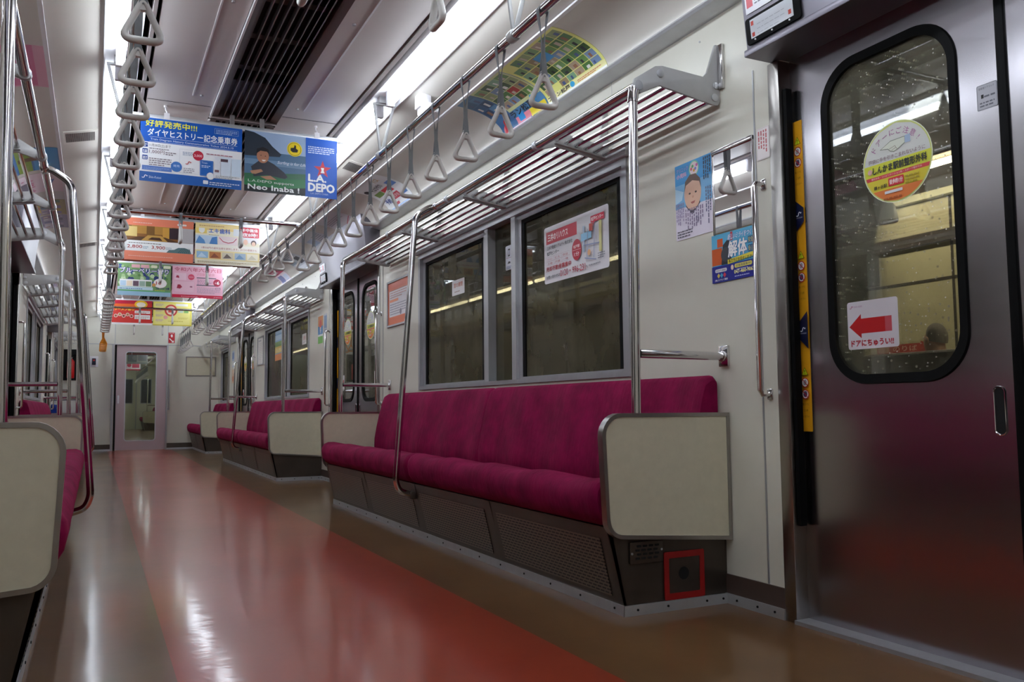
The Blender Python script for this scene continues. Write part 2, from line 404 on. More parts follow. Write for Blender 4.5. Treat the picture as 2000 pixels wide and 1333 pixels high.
    def lines(s, x, y, w, h, n, c, t=.45):
        """illegible small print as rows of short strokes"""
        s._c(c); d = s._d(); rh = h/n
        for i in range(n):
            a = x; yy = y+h-rh*(i+1)
            while a < x+w*(1 if i < n-1 else .7):
                l = random.uniform(.25, .9)*rh*2; l = min(l, x+w-a)
                s.mb.add([s.fr(p, q, d) for p, q in ((a, yy), (a+l, yy), (a+l, yy+rh*t), (a, yy+rh*t))], [(0, 1, 2, 3)]); a += l+rh*.3
        return s
    def vlines(s, x, y, w, h, n, c):
        s._c(c); d = s._d(); cw = w/n
        for i in range(n):
            b = y+h; end = y+h*random.uniform(0, .35)
            while b > end:
                l = cw*random.uniform(.5, 1.6); s.mb.add([s.fr(p, q, d) for p, q in ((x+cw*i, b), (x+cw*i, b-l), (x+cw*i+cw*.5, b-l), (x+cw*i+cw*.5, b))], [(0, 1, 2, 3)]); b -= l+cw*.3
        return s
    def logo(s, x, y, w, c):
        """the railway's running-S mark"""
        P = [(0, .10), (.16, .02), (.34, .06), (.42, .22), (.46, .42), (.58, .52), (.72, .46), (.80, .34)]
        s.line([(x+a*w, y+b*w) for a, b in P], w*.13, c)
        return s.poly([(x+w*.74, y+w*.42), (x+w*1.0, y+w*.46), (x+w*.82, y+w*.24)], c)
    def done(s, name, label, cat, group=None, parent=None):
        o = link(name, s.mb, s.mats, parent=parent, sharp=0)
        # keep ink faces turned to the reader
        if parent is None: tag(o, label, cat, group)
        return o
# ================================================================ THE CAR: shell
YB = [(2.38, 6.12), (8.28, 11.99), (14.05, 16.03)]      # benches
YD = [1.33, 7.17, 13.00]                                # doorway centres
HW = .72                                                # half doorway
Y0, Y1 = -2.6, 16.05                                    # car ends
XW = 1.28                                               # wall face
WIN = [(2.94, 5.50), (8.85, 11.40), (14.72, 15.72)]
ZW0, ZW1 = .80, 1.72
SIDES = ((1, 'right'), (-1, 'left'))
BAY = ['nearest', 'middle', 'farthest']

mb = MB(); mb.box(-1.36, 1.36, Y0, 16.62, -.05, 0); o = link('floor', mb, m_floor, loc=(0, 0, 0)); o['kind'] = 'structure'

# ceiling: flat panels with a centre slot for the air diffusers, side slots, lamp troughs
DIF = [(-2.2, 1.9), (2.0, 4.86), (4.90, 7.42), (7.46, 9.68), (9.74, 13.02), (13.08, 15.7)]
mb = MB()
for a, b in ((-.498, -.175), (.19, .498)): mb.box(a, b, Y0, Y1, 2.30, 2.33)
ys = [Y0]+[y for d in DIF for y in d]+[Y1]
for i in range(0, len(ys), 2): mb.box(-.175, .19, ys[i], ys[i+1], 2.30, 2.33)
for s in (-1, 1):
    q = [(.513, 2.294), (.529, 2.290), (.531, 2.33), (.511, 2.33)]
    mb.prism([(s*a, b) for a, b in q], lambda a, b, d: (a, d, b), Y0, Y1)
ceil_o = link('ceiling', mb, m_ceil, loc=(0, 0, 2.30)); ceil_o['kind'] = 'structure'
mb = MB()
mb.box(-1.36, 1.36, Y0, Y1, 2.44, 2.48); link('roof_void', mb, m_void, ceil_o)
mb = MB()
for y in (1.1, 4.72, 7.4, 9.72, 13.05):                  # panel joints
    for a, b in ((-.495, -.18), (.195, .495)): mb.box(a, b, y-.0015, y+.0015, 2.2985, 2.301)
link('panel_joint', mb, m_void, ceil_o)
for s in (-1, 1):
    for a, b in DIF:
        mb = MB(); mb.box(s*.281, s*.288, a+.1, b-.28, 2.297, 2.3005); link('edge_bead', mb, m_white, ceil_o)
    mb = MB()
    for a, b in DIF:
        for y in (a+.25, (a+b)/2, b-.3): mb.cyl((s*.245, y, 2.30), (s*.245, y, 2.293), .008, 10)
    link('bolt_head', mb, m_alu2, ceil_o)
    mb = MB()                                                # lamp trough
    mb.box(s*.56, s*.70, Y0, Y1, 2.312, 2.325); mb.box(s*.555, s*.561, Y0, Y1, 2.288, 2.34); mb.box(s*.698, s*.704, Y0, Y1, 2.272, 2.325)
    link('lamp_trough', mb, m_refl, ceil_o)
    mb = MB()                                                # cove: plain panel then curved poster panel
    A = [(.704, 2.285), (.80, 2.262), (.92, 2.236), (.935, 2.235)]+[(.935+.28*math.sin(t*PI/24), 2.10+.135*math.cos(t*PI/24)) for t in range(1, 13)]
    yy = [Y0]+[1.1, 2.30, 4.72, 7.4, 8.3, 9.72, 12.1, 14.1]+[Y1]
    for y, z in zip(yy, yy[1:]):
        mb.grid([[(s*a, y+.0012, b) for a, b in A], [(s*a, z-.0012, b) for a, b in A]])
        mb.grid([[(s*a, y+.0012, b+.012) for a, b in A], [(s*a, z-.0012, b+.012) for a, b in A]])
    link('cove_panel', mb, m_cove, ceil_o, sharp=25)
    mb = MB(); mb.box(s*.918, s*.936, Y0, Y1, 2.225, 2.234); link('cove_bead', mb, m_white, ceil_o)
    mb = MB(); mb.prism([(s*a, b) for a, b in [(1.206, 2.108), (1.20, 2.098), (1.206, 2.088), (1.285, 2.076), (1.285, 2.108)]], lambda a, b, d: (a, d, b), Y0, Y1)
    o = link('trim_%d' % (1 if s > 0 else 2), mb, m_alu); o['kind'] = 'structure'

# side walls (cells around doorways and windows)
def wall(side, name):
    mb = MB(); cuts = sorted({Y0, Y1}|{y+d for y in YD for d in (-HW-.0, HW+.0)}|{y for w_ in WIN for y in w_})
    for a, b in zip(cuts, cuts[1:]):
        mid = (a+b)/2
        if any(abs(mid-y) < HW for y in YD): mb.box(1.28, 1.36, a, b, 1.83, 2.12); continue
        if any(p < mid < q for p, q in WIN):
            mb.box(1.28, 1.36, a, b, 0, ZW0); mb.box(1.28, 1.36, a, b, ZW1, 2.12); continue
        mb.box(1.28, 1.36, a, b, 0, 2.12)
    mb.flip(side); o = link(name, mb, m_wall); o['kind'] = 'structure'
    mb = MB()                                               # panel joints and screws
    for y in YD:
        for d in (-.845, .845): mb.box(1.277, 1.281, y+d-.003, y+d+.003, .10, 1.81)
    for y in (3.05, 4.3, 9.9, 11.2): mb.box(1.2792, 1.281, y-.001, y+.001, 1.76, 2.08)
    mb.flip(side); link('panel_joint', mb, m_alu2, o)
    mb = MB()
    for y in (2.45, 2.72, 3.0, 3.1, 3.6, 4.25, 4.35, 5.0, 5.6, 8.6, 9.2, 10.4, 11.7):
        mb.cyl((1.281, y, 2.02), (1.277, y, 2.02), .004, 8)
    mb.flip(side); link('screw', mb, m_alu2, o)
    return o
wall(1, 'wall_right'); wall(-1, 'wall_left')
mb = MB(); mb.box(-1.36, 1.36, Y0-.06, Y0, 0, 2.4); o = link('wall_back', mb, m_wall); o['kind'] = 'structure'
# end wall with the gangway doorway
mb = MB()
mb.box(-1.36, -.42, Y1, Y1+.1, 0, 2.4); mb.box(.41, 1.36, Y1, Y1+.1, 0, 2.4); mb.box(-.42, .41, Y1, Y1+.1, 1.81, 2.4)
we = link('wall_end', mb, m_wall); we['kind'] = 'structure'
mb = MB(); mb.box(-1.28, 1.28, Y1-.004, Y1, 1.806, 1.818); mb.box(-.424, -.415, Y1-.004, Y1, 1.81, 2.3); mb.box(.418, .427, Y1-.004, Y1, 1.81, 2.3)
link('cover_strip', mb, m_alu2, we)
mb = MB(); mb.box(-.46, -.425, Y1-.012, Y1+.02, 0, 1.806); mb.box(.405, .432, Y1-.012, Y1+.02, 0, 1.806); link('door_post', mb, m_alu2, we)

# base band and floor cove strip
for side, sn in SIDES:
    mb = MB()
    segs = []
    for (a, b) in ((Y0, YD[0]-HW-.05), (YD[0]+HW+.05, YB[0][0]), (YB[0][1], YD[1]-HW-.05), (YD[1]+HW+.05, YB[1][0]), (YB[1][1], YD[2]-HW-.05), (YD[2]+HW+.05, YB[2][0])):
        mb.box(1.274, 1.281, a, b, 0, .098); segs.append((a, b))
    mb.flip(side); o = link('baseboard_'+sn, mb, m_band); o['kind'] = 'structure'
    mb = MB(); t = .004; h = .034
    for a, b in segs: mb.box(1.268, 1.275, a, b, 0, h)
    for a, b in YB:
        mb.box(.850, .856, a-.008, b+.008, 0, h); mb.box(.850, 1.275, a-.010, a-.004, 0, h)
        if b < 16: mb.box(.850, 1.275, b+.004, b+.010, 0, h)
    mb.flip(side); o = link('trim_%d' % (3 if side > 0 else 4), mb, m_alu); o['kind'] = 'structure'
    mb = MB()
    for a, b in YB:
        y = a+.05
        while y < b: mb.cyl((.851, y, .018), (.8475, y, .018), .004, 8); y += .22
        for x in (.90, 1.02, 1.18, 1.25): mb.cyl((x, a-.009, .018), (x, a-.0125, .018), .004, 8)
    for a, b in segs[1:]:
        for y in (a+.04, a+.12, b-.06): mb.cyl((1.269, y, .018), (1.265, y, .018), .004, 8)
    mb.flip(side); link('strip_screw', mb, m_void, o)
mb = MB(); mb.box(-1.28, -.46, Y1-.006, Y1, 0, .11); mb.box(.432, 1.28, Y1-.006, Y1, 0, .11); o = link('baseboard_end', mb, m_kick); o['kind'] = 'structure'
mb = MB(); mb.box(-1.28, -.46, Y1-.012, Y1-.005, 0, .03); mb.box(.432, .86, Y1-.012, Y1-.005, 0, .03); o = link('trim_5', mb, m_alu); o['kind'] = 'structure'

# windows
def window(side, k, n):
    a, b = WIN[k]; root = thing('window_%d' % n, None, None, (side*1.30, (a+b)/2, ZW0), kind='structure')
    x0, x1, zt = 1.270, 1.345, ZW1-.03
    mb = MB()                                               # outer frame, four butted members
    mb.box(x0, x1, b-.035, b, ZW0, ZW1); mb.box(x0, x1, a, a+.035, ZW0, ZW1); mb.box(x0, x1, a+.035, b-.035, zt, ZW1); mb.box(x0, x1, a+.035, b-.035, ZW0, ZW0+.022)
    mb.flip(side); link('frame', mb, m_alu2, root)
    mb = MB(); mb.box(1.255, 1.28, a-.02, b+.02, ZW1, ZW1+.055); mb.flip(side); link('blind_box', mb, m_alu, root, bevel=.004)
    gk = m_wglass
    def sash(p, q, xo):
        mb = MB(); zl, zh = ZW0+.022, zt
        for c0, c1 in ((p, p+.045), (q-.045, q)): mb.box(xo-.012, xo+.012, c0, c1, zl, zh)
        mb.box(xo-.012, xo+.012, p+.045, q-.045, zh-.03, zh); mb.box(xo-.012, xo+.012, p+.045, q-.045, zl, zl+.012)
        mb.flip(side); s = link('sash', mb, m_alu2, root)
        mb = MB()
        for c0, c1 in ((p+.045, p+.075), (q-.075, q-.045)): mb.box(xo-.009, xo+.009, c0, c1, zl+.012, zh-.03)
        mb.box(xo-.009, xo+.009, p+.075, q-.075, zh-.05, zh-.03); mb.flip(side); link('gasket', mb, m_dark, s)
        mb = MB(); mb.box(xo-.002, xo+.002, p+.07, q-.07, zl+.012, zh-.04); mb.flip(side); link('pane', mb, gk, s, sharp=0)
    if b-a > 2:
        w_ = (b-a)
        sash(a+.035, a+1.07, 1.305); sash(a+1.47, b-.035, 1.305)
        mb = MB()
        mb.box(1.278, 1.335, a+1.07, a+1.12, ZW0+.022, zt); mb.box(1.278, 1.335, a+1.42, a+1.47, ZW0+.022, zt)
        mb.flip(side); link('mullion', mb, m_alu, root)
        mb = MB(); mb.box(1.326, 1.330, a+1.12, a+1.42, ZW0+.022, zt); mb.flip(side); link('pane', mb, gk, root, sharp=0)
    else: sash(a+.035, b-.035, 1.305)
    return root
n = 1
for side, sn in SIDES:
    for k in range(3): window(side, k, n); n += 1

# side doorways: header, jambs, two leaves with round-cornered panes
def doorway(side, k, n):
    yc = YD[k]; root = thing('door_%d' % n, None, None, (side*1.30, yc, 0), kind='structure')
    mb = MB()                                               # header box
    q = [(1.19, 1.80), (1.165, 1.80), (1.163, 1.822), (1.172, 1.824), (1.152, 2.05), (1.135, 2.16), (1.36, 2.16), (1.36, 1.83), (1.345, 1.83), (1.345, 1.80)]
    q = [(1.345, 1.80), (1.163, 1.80), (1.163, 1.822), (1.176, 1.826), (1.155, 2.04), (1.12, 2.195), (1.30, 2.195), (1.345, 1.9)]
    mb.prism(q, lambda a, b, d: (a, d, b), yc-.755, yc+.755); mb.flip(side); link('header', mb, m_hdr, root, bevel=.003)
    mb = MB()                                               # jambs
    for s in (-1, 1):
        ya = yc+s*HW; mb.box(1.272, 1.345, ya, ya+s*.05, 0, 1.80)
    mb.flip(side); link('jamb', mb, m_rim, root, bevel=.003)
    mb = MB()
    for s in (-1, 1):
        ya = yc+s*HW; mb.box(1.285, 1.31, ya-s*.004, ya-s*.018, .30, 1.70)
    mb.flip(side); link('edge_rubber', mb, m_dark, root)
    mb = MB(); mb.box(1.262, 1.345, yc-HW, yc+HW, 0, .012); mb.flip(side); link('sill_plate', mb, m_alu2, root)
    for s in (-1, 1):
        ya, yb = sorted((yc+s*.012, yc+s*(HW+.01))); cyy = yc+s*.357
        hole = rrect(cyy-.235, cyy+.235, .735, 1.725, .135, 10)
        mb = MB(); plate_with_hole(mb, (ya, yb, .012, 1.86), hole, fr_side(1, 1.322), 0, -.03); mb.flip(side)
        lf = link('door_leaf', mb, m_door, root, sharp=40)
        inn = rrect(cyy-.208, cyy+.208, .764, 1.696, .112, 10)
        mb = MB(); f = fr_side(1, 1.322)
        P = lambda L, d: [f(a, b, d) for a, b in L]
        mid = rrect(cyy-.232, cyy+.232, .738, 1.722, .132, 10)
        mb.strip(P(hole, 0), P(mid, .007)); mb.strip(P(mid, .007), P(inn, .005)); mb.strip(P(inn, .005), P(inn, -.012)); mb.strip(P(hole, 0), P(hole, -.02))
        mb.flip(side); link('window_gasket', mb, m_dark, lf)
        mb = MB(); mb.prism(inn, f, -.006, -.010); mb.flip(side); link('pane', mb, m_dglass, lf, sharp=0)
        mb = MB(); pill = rrect(yc+s*.042, yc+s*.066, .60, .715, .0118, 8) if s > 0 else rrect(yc-.066, yc-.042, .60, .715, .0118, 8)
        mb.prism(pill, f, .0005, .0012); mb.flip(side); link('finger_pull', mb, m_void, lf)
        mb = MB(); c = (yc+s*.054); mb.tube([f(a, b, .002) for a, b in (rrect(c-.015, c+.015, .597, .718, .0148, 8))], .002, 6, True); mb.flip(side); link('pull_rim', mb, m_chrome, lf)
    mb = MB(); mb.box(1.314, 1.335, yc-.012, yc+.012, .012, 1.83); mb.flip(side); link('centre_seal', mb, m_dark, root, bevel=.003)
    return root
n = 1
for side, sn in SIDES:
    for k in range(3): doorway(side, k, n); n += 1

# end door
d7 = thing('door_7', None, None, (0, Y1, 0), kind='structure')
mb = MB(); hole = rrect(-.252, .252, .155, 1.70, .05, 6)
plate_with_hole(mb, (-.385, .405, .006, 1.805), hole, fr_end(Y1+.03), 0, -.035); lf = link('door_leaf', mb, m_pink, d7, sharp=40)
mb = MB(); inn = rrect(-.236, .236, .171, 1.684, .04, 6); f = fr_end(Y1+.03); P = lambda L, d: [f(a, b, d) for a, b in L]
mb.strip(P(hole, .004), P(inn, .004)); mb.strip(P(hole, 0), P(hole, .004)); mb.strip(P(inn, .004), P(inn, -.03)); link('window_bead', mb, m_alu, lf)
mb = MB(); mb.prism(inn, f, -.014, -.018); link('pane', mb, m_cglass, lf, sharp=0)
mb = MB(); mb.prism(rrect(-.365, -.335, .80, .94, .012), f, 0, .016); link('door_pull', mb, m_white, lf, bevel=.003)
mb = MB(); mb.box(-.42, -.386, Y1+.035, Y1+.09, 0, 1.81); link('door_slot', mb, m_void, d7)
# ================================================================ FITTINGS
def wave(y, a, b, n):                                   # shallow dents of n sitting places
    t = (y-a)/(b-a)*n; return math.cos(2*PI*t)
SEATP = [(1.17, .372), (1.10, .384), (1.00, .402), (.90, .424), (.84, .436), (.80, .436), (.772, .424), (.757, .400), (.753, .370), (.760, .335), (.778, .305), (.80, .29), (.90, .285), (1.17, .285)]
BACKP = [(1.165, .36), (1.150, .39), (1.152, .45), (1.168, .54), (1.188, .63), (1.210, .715), (1.228, .765), (1.245, .782), (1.262, .784), (1.274, .77), (1.274, .36)]
def cushion(prof, a, b, n, amp, axis, edge=.035):
    """profile swept along y with rolled ends and sitting dents"""
    cx = sum(p[0] for p in prof)/len(prof); cz = sum(p[1] for p in prof)/len(prof)
    N = 8*n; ys = []
    st = [0, .006, .016, .035]
    ys = [(a+d, k) for d, k in zip(st, (.10, .055, .02, 0))]+[(a+.05+(b-a-.1)*i/N, 0) for i in range(N+1)]+[(b-d, k) for d, k in zip(st[::-1], (0, .02, .055, .10))]
    rows = []
    # subdivide the outline a little for smoothness
    for y, k in ys:
        e = wave(y, a, b, n)*amp; r = []
        for x, z in prof:
            px = x+(cx-x)*k; pz = z+(cz-z)*k
            if axis == 'z' and z > .34 and x < 1.15: pz += e
            if axis == 'x' and x < 1.235: px -= e
            r.append((px, y, pz))
        rows.append(r)
    mb = MB(); mb.grid(rows, True); mb.add(rows[0], [tuple(range(len(prof)))]); mb.add(rows[-1], [tuple(range(len(prof)))[::-1]]); return mb
def kick_frame(a, b, near):
    mb = MB(); fr = lambda x, z, d: (x, d, z)
    prof = [(.795, .287), (.862, .0), (.872, .0), (.81, .287)]
    mb.prism(prof, fr, a, b)
    for y, t in ((a, .004), (b, -.004)): mb.prism([(.795, .287), (1.278, .287), (1.278, 0), (.862, 0)], fr, y, y+t)
    mb.box(.80, 1.27, a, b, .283, .287)
    return mb
def bench(side, k, sn):
    a, b = YB[k]; lab = {(1, 0): 'long magenta bench in the right foreground, facing the aisle under a wide window',
        (1, 1): 'middle magenta bench along the right wall, between the two far doorways', (1, 2): 'short magenta bench at the far right, against the end wall',
        (-1, 0): 'magenta bench in the left foreground, mostly hidden behind its cream partition', (-1, 1): 'middle magenta bench along the left wall, seen over the partitions',
        (-1, 2): 'blue priority bench at the far left corner beside the end wall'}[(side, k)]
    root = thing('bench', lab, 'bench seat', (side*1.05, (a+b)/2, 0), 'benches along the car walls')
    cl = m_blue if (side, k) == (-1, 2) else m_seat
    n = max(1, round((b-a)/3.72*2)); q = (b-a-.02)/n; seats = 4 if k < 2 else 2
    if k == 2: n = 1; q = b-a-.02; seats = 4
    for i in range(n):
        y0 = a+.01+q*i; y1 = y0+q
        link('seat_cushion', cushion(SEATP, y0+.002, y1-.002, seats, .007, 'z').flip(side), cl, root, sharp=60)
        link('seat_back', cushion(BACKP, y0+.002-.03*(i > 0), y1-.002-.03*(i < n-1), seats, .009, 'x').flip(side), cl, root, sharp=60)
    link('kick_frame', kick_frame(a, b, True).flip(side), m_kick, root)
    # punched plates
    N = n*2; L = (b-a)/N
    for i in range(N):
        p, q2 = a+L*i+.06, a+L*(i+1)-.06; mb = MB()
        def X(z): return .795+(.287-z)/.287*.067-.0025
        mb.add([(X(.245), p, .245), (X(.245), q2, .245), (X(.055), q2, .055), (X(.055), p, .055)], [(0, 1, 2, 3)])
        mb.add([(X(.245)+.002, p, .245), (X(.245)+.002, q2, .245), (X(.055)+.002, q2, .055), (X(.055)+.002, p, .055)], [(3, 2, 1, 0)])
        mb.strip([mb.v[i2] for i2 in range(4)], [mb.v[i2] for i2 in range(4, 8)])
        link('vent_plate', mb.flip(side), m_grille, root, sharp=0)
    for i in range(N+1):
        y = min(max(a+L*i, a+.02), b-.02); mb = MB()
        mb.prism([(.792, .287), (.859, .03), (.864, .03), (.80, .287)], lambda x, z, d: (x, d, z), y-.017, y+.017); link('seam_strip', mb.flip(side), m_kick, root)
    return root
BENCH = {}
for side, sn in SIDES:
    for k in range(3): BENCH[(side, k)] = bench(side, k, sn)

# small fittings on the near face of the right foreground bench base
t = thing('vent_cover', 'small slotted metal vent cover on the end of the nearest right bench base', 'vent', (.93, 2.372, .19))
f = fr_end(2.376)
mb = MB(); mb.prism(rrect(.875, 1.005, .165, .235, .004), f, 0, .005); link('plate', mb, m_kick, t, bevel=.001)
mb = MB()
for r in range(4):
    for c in range(4): mb.prism(rrect(.895+c*.0235+(r % 2)*.006, .913+c*.0235+(r % 2)*.006, .178+r*.013, .185+r*.013, .0034, 3), f, .0051, .0056)
link('slot', mb, m_void, t)
mb = MB()
for x, z in ((.882, .198), (.998, .205)): mb.cyl(f(x, z, .004), f(x, z, .0075), .004, 8)
link('screw', mb, m_alu, t)
t = thing('emergency_cover', 'red-framed emergency panel low on the end of the nearest right bench base', 'cover', (1.085, 2.372, .07))
mb = MB(); o_ = rrect(1.01, 1.175, .035, .192, .006, 3); i_ = rrect(1.029, 1.156, .056, .171, .003, 3)
P = lambda L, d: [f(a, b, d) for a, b in L]
mb.strip(P(o_, .0), P(o_, .004)); mb.strip(P(o_, .004), P(i_, .004)); mb.strip(P(i_, .004), P(i_, 0)); link('red_frame', mb, m_redp, t, sharp=30)
mb = MB(); mb.prism(i_, f, 0, .0015); link('lid', mb, m_kick, t)
mb = MB(); mb.prism([(1.09+.021*math.cos(k*PI/12), .118+.021*math.sin(k*PI/12)) for k in range(24)], f, .0016, .0024); link('lock_hole', mb, m_void, t)

# end partitions of the benches
def partition(side, y, lab):
    t = thing('seat_partition', lab, 'partition panel', (side*1.02, y, .23), 'cream seat-end partitions')
    O = [(1.277, .653), (.835, .655)]+[(.835+.075*math.cos(a), .581+.075*math.sin(a)) for a in [PI/2+PI/2*k/7 for k in range(1, 8)]]+[(.80-.028+.065*(1+math.cos(a)), .317+.065*math.sin(a)) for a in [PI+PI/2*k/7 for k in range(0, 8)]]+[(1.277, .218)]
    cx, cz = 1.03, .44; I = []
    n = len(O)
    for i in range(n):
        p, q, r = O[i-1], O[i], O[(i+1) % n]
        d1 = Vector((q[0]-p[0], q[1]-p[1])).normalized(); d2 = Vector((r[0]-q[0], r[1]-q[1])).normalized(); nn = Vector((-(d1.y+d2.y), d1.x+d2.x)).normalized()
        if nn.dot(Vector((cx-q[0], cz-q[1]))) < 0: nn = -nn
        c = max(.5, abs(nn.dot(Vector((-d1.y, d1.x))))); I.append((q[0]+nn.x*.013/c, q[1]+nn.y*.013/c))
    fr = lambda a, b, d: (a, y+d, b)
    mb = MB(); mb.prism(I, fr, -.012, .012); link('board', mb.flip(side), m_board, t)
    P = lambda L, d: [fr(a, b, d) for a, b in L]
    mb = MB(); mb.strip(P(I, -.015), P(O, -.015)); mb.strip(P(O, -.015), P(O, .015)); mb.strip(P(O, .015), P(I, .015)); mb.strip(P(I, -.015), P(I, .015)); link('edge_trim', mb.flip(side), m_rim, t, sharp=40)
PART = {(1, 0): ('large cream partition at the near end of the right foreground bench', 'cream partition at the far end of the right foreground bench, its pinkish inner face showing'),
        (1, 1): ('cream partition at the near end of the middle right bench', 'cream partition at the far end of the middle right bench, behind its seat'),
        (1, 2): ('small-looking cream partition of the short bench at the far right', None),
        (-1, 0): ('cream partition cut off by the left picture edge, closest to the viewer', 'cream partition at the far end of the left foreground bench, second from the viewer on the left'),
        (-1, 1): ('cream partition at the near end of the middle left bench', 'cream partition at the far end of the middle left bench'),
        (-1, 2): ('cream partition of the blue bench at the far left', None)}
for (side, k), (p, q) in PART.items():
    a, b = YB[k]; partition(side, a-.022, p)
    if q: partition(side, b+.022, q)

# luggage racks
SLAT = [(1.020, 1.800), (1.067, 1.793), (1.114, 1.786), (1.161, 1.779), (1.208, 1.772), (1.255, 1.766)]
def rack(side, k, sn):
    a, b = YB[k]; a -= .03; b = b+.03 if k < 2 else 16.02
    t = thing('luggage_rack', 'steel bar luggage rack above the %s bench on the %s' % (BAY[k], sn), 'luggage rack', (side*1.1, (a+b)/2, 1.76), 'luggage racks above the benches')
    mb = MB(); mb.cyl((.93, a, 1.765), (.93, b, 1.765), .0165, 16); link('front_rail', mb.flip(side), m_chrome, t)
    for x, z in SLAT:
        mb = MB(); mb.cyl((x, a, z), (x, b, z), .0095, 10); link('slat_bar', mb.flip(side), m_chrome, t)
    fr = lambda y: (lambda p, q, d: (p, y+d, q))
    E = [(.908, 1.768), (.918, 1.742), (.94, 1.738), (1.018, 1.776), (1.245, 1.742), (1.268, 1.742), (1.278, 1.76), (1.278, 1.965), (1.262, 1.965), (1.222, 1.855), (1.205, 1.838), (1.03, 1.848), (1.0, 1.842), (.914, 1.785)]
    Mi = [(.93, 1.745), (1.02, 1.772), (1.24, 1.738), (1.27, 1.745), (1.278, 1.76), (1.278, 1.965), (1.262, 1.965), (1.24, 1.84), (1.215, 1.812), (1.03, 1.838), (.95, 1.79)]
    ends = [a-.002]+([b-.004] if k < 2 else [])
    mids = []
    y = a+.74
    while y < b-.5: mids.append(y); y += 1.0 if k < 2 else .95
    for y in ends:
        mb = MB(); mb.prism(E, fr(y), -.004, .006); p = link('end_bracket', mb.flip(side), m_rack, t, bevel=.0015)
        for x, z, r in ((.928, 1.762, .017), (1.018, 1.818, .014), (1.252, 1.768, .014), (1.258, 1.812, .012)):
            mb = MB(); mb.cyl((x, y-.0045, z), (x, y-.009, z), r, 16); link('bolt', mb.flip(side), m_alu, p, bevel=.001)
        mb = MB(); mb.box(1.268, 1.279, y-.03 if y < (a+b)/2 else y+.004, y if y < (a+b)/2 else y+.034, 1.80, 1.962); link('wall_plate', mb.flip(side), m_chrome, p, bevel=.002)
    for y in mids:
        mb = MB(); mb.prism(Mi, fr(y), -.006, .006); p = link('bracket', mb.flip(side), m_rack, t, bevel=.0015)
        mb = MB(); mb.prism([(1.01, 1.787), (1.262, 1.750), (1.266, 1.744), (1.01, 1.781)], fr(y), -.02, .02); link('bar_tray', mb.flip(side), m_rack, p, bevel=.001)
        mb = MB(); mb.cyl((.93, y-.012, 1.765), (.93, y+.012, 1.765), .021, 16); link('rail_ring', mb.flip(side), m_alu, p, bevel=.001)
for side, sn in SIDES:
    for k in range(3): rack(side, k, sn)

# stanchions: end posts, cross bars to the wall, the bent mid post
def pole(side, y, lab):
    t = thing('grab_pole', lab, 'grab pole', (side*.9, y, .655), 'vertical poles at the bench ends')
    mb = MB(); mb.cyl((.902, y, .655), (.915, y, 1.755), .0158, 16); link('tube', mb.flip(side), m_chrome, t)
    mb = MB(); mb.tube([(.913, y, 1.705), (.916, y, 1.735), (.925, y, 1.76)], [.018, .0195, .0175], 16); link('top_socket', mb.flip(side), m_chrome, t)
def crossbar(side, y, lab):
    t = thing('grab_bar', lab, 'grab bar', (side*1.09, y, .85), 'horizontal bars between pole and wall')
    mb = MB(); mb.cyl((.920, y, .852), (1.272, y, .848), .0145, 14); link('tube', mb.flip(side), m_chrome, t)
    mb = MB(); mb.box(1.268, 1.28, y-.024, y+.024, .812, .886); mb.cyl((1.26, y, .848), (1.272, y, .848), .019, 14); link('wall_plate', mb.flip(side), m_chrome, t, bevel=.003)
def midpole(side, y, lab):
    t = thing('bent_pole', lab, 'grab pole', (side*.8, y, .23), 'bent poles at the middle of the benches')
    def sm(P, n=6):                                      # rounded polyline
        out = [Vector(P[0])]
        for p, q, r in zip(P, P[1:], P[2:]):
            p, q, r = Vector(p), Vector(q), Vector(r); d = min(.07, (q-p).length*.45, (r-q).length*.45); s0 = q+(p-q).normalized()*d; s1 = q+(r-q).normalized()*d
            for i in range(n+1):
                u = i/n; out.append(s0*(1-u)**2+q*2*u*(1-u)+s1*u*u)
        out.append(Vector(P[-1])); return out
    mb = MB(); mb.tube(sm([(.934, y, 1.768), (.895, y, 1.757), (.818, y, 1.706), (.708, y, .30), (.730, y, .248), (.80, y, .228)]), .0155, 14); link('tube', mb.flip(side), m_chrome, t, sharp=50)
    mb = MB(); mb.cyl((.93, y-.04, 1.765), (.93, y+.04, 1.765), .0195, 16); link('rail_sleeve', mb.flip(side), m_chrome, t, bevel=.002)
    mb = MB(); mb.box(.785, .84, y-.02, y+.06, .205, .245); link('foot_bracket', mb.flip(side), m_kick, t, bevel=.004)
for side, sn in SIDES:
    for k, (a, b) in enumerate(YB):
        for e, y in (('near', a-.022), ('far', b+.022)):
            if k == 2 and e == 'far': continue
            pole(side, y, 'upright steel pole on the %s partition of the %s %s bench' % (e, BAY[k], sn))
            crossbar(side, y, 'short steel bar from pole to wall at the %s end of the %s %s bench' % (e, BAY[k], sn))
        if k < 2: midpole(side, (a+b)/2+.03, 'slanting bent steel pole halfway along the %s %s bench' % (BAY[k], sn))

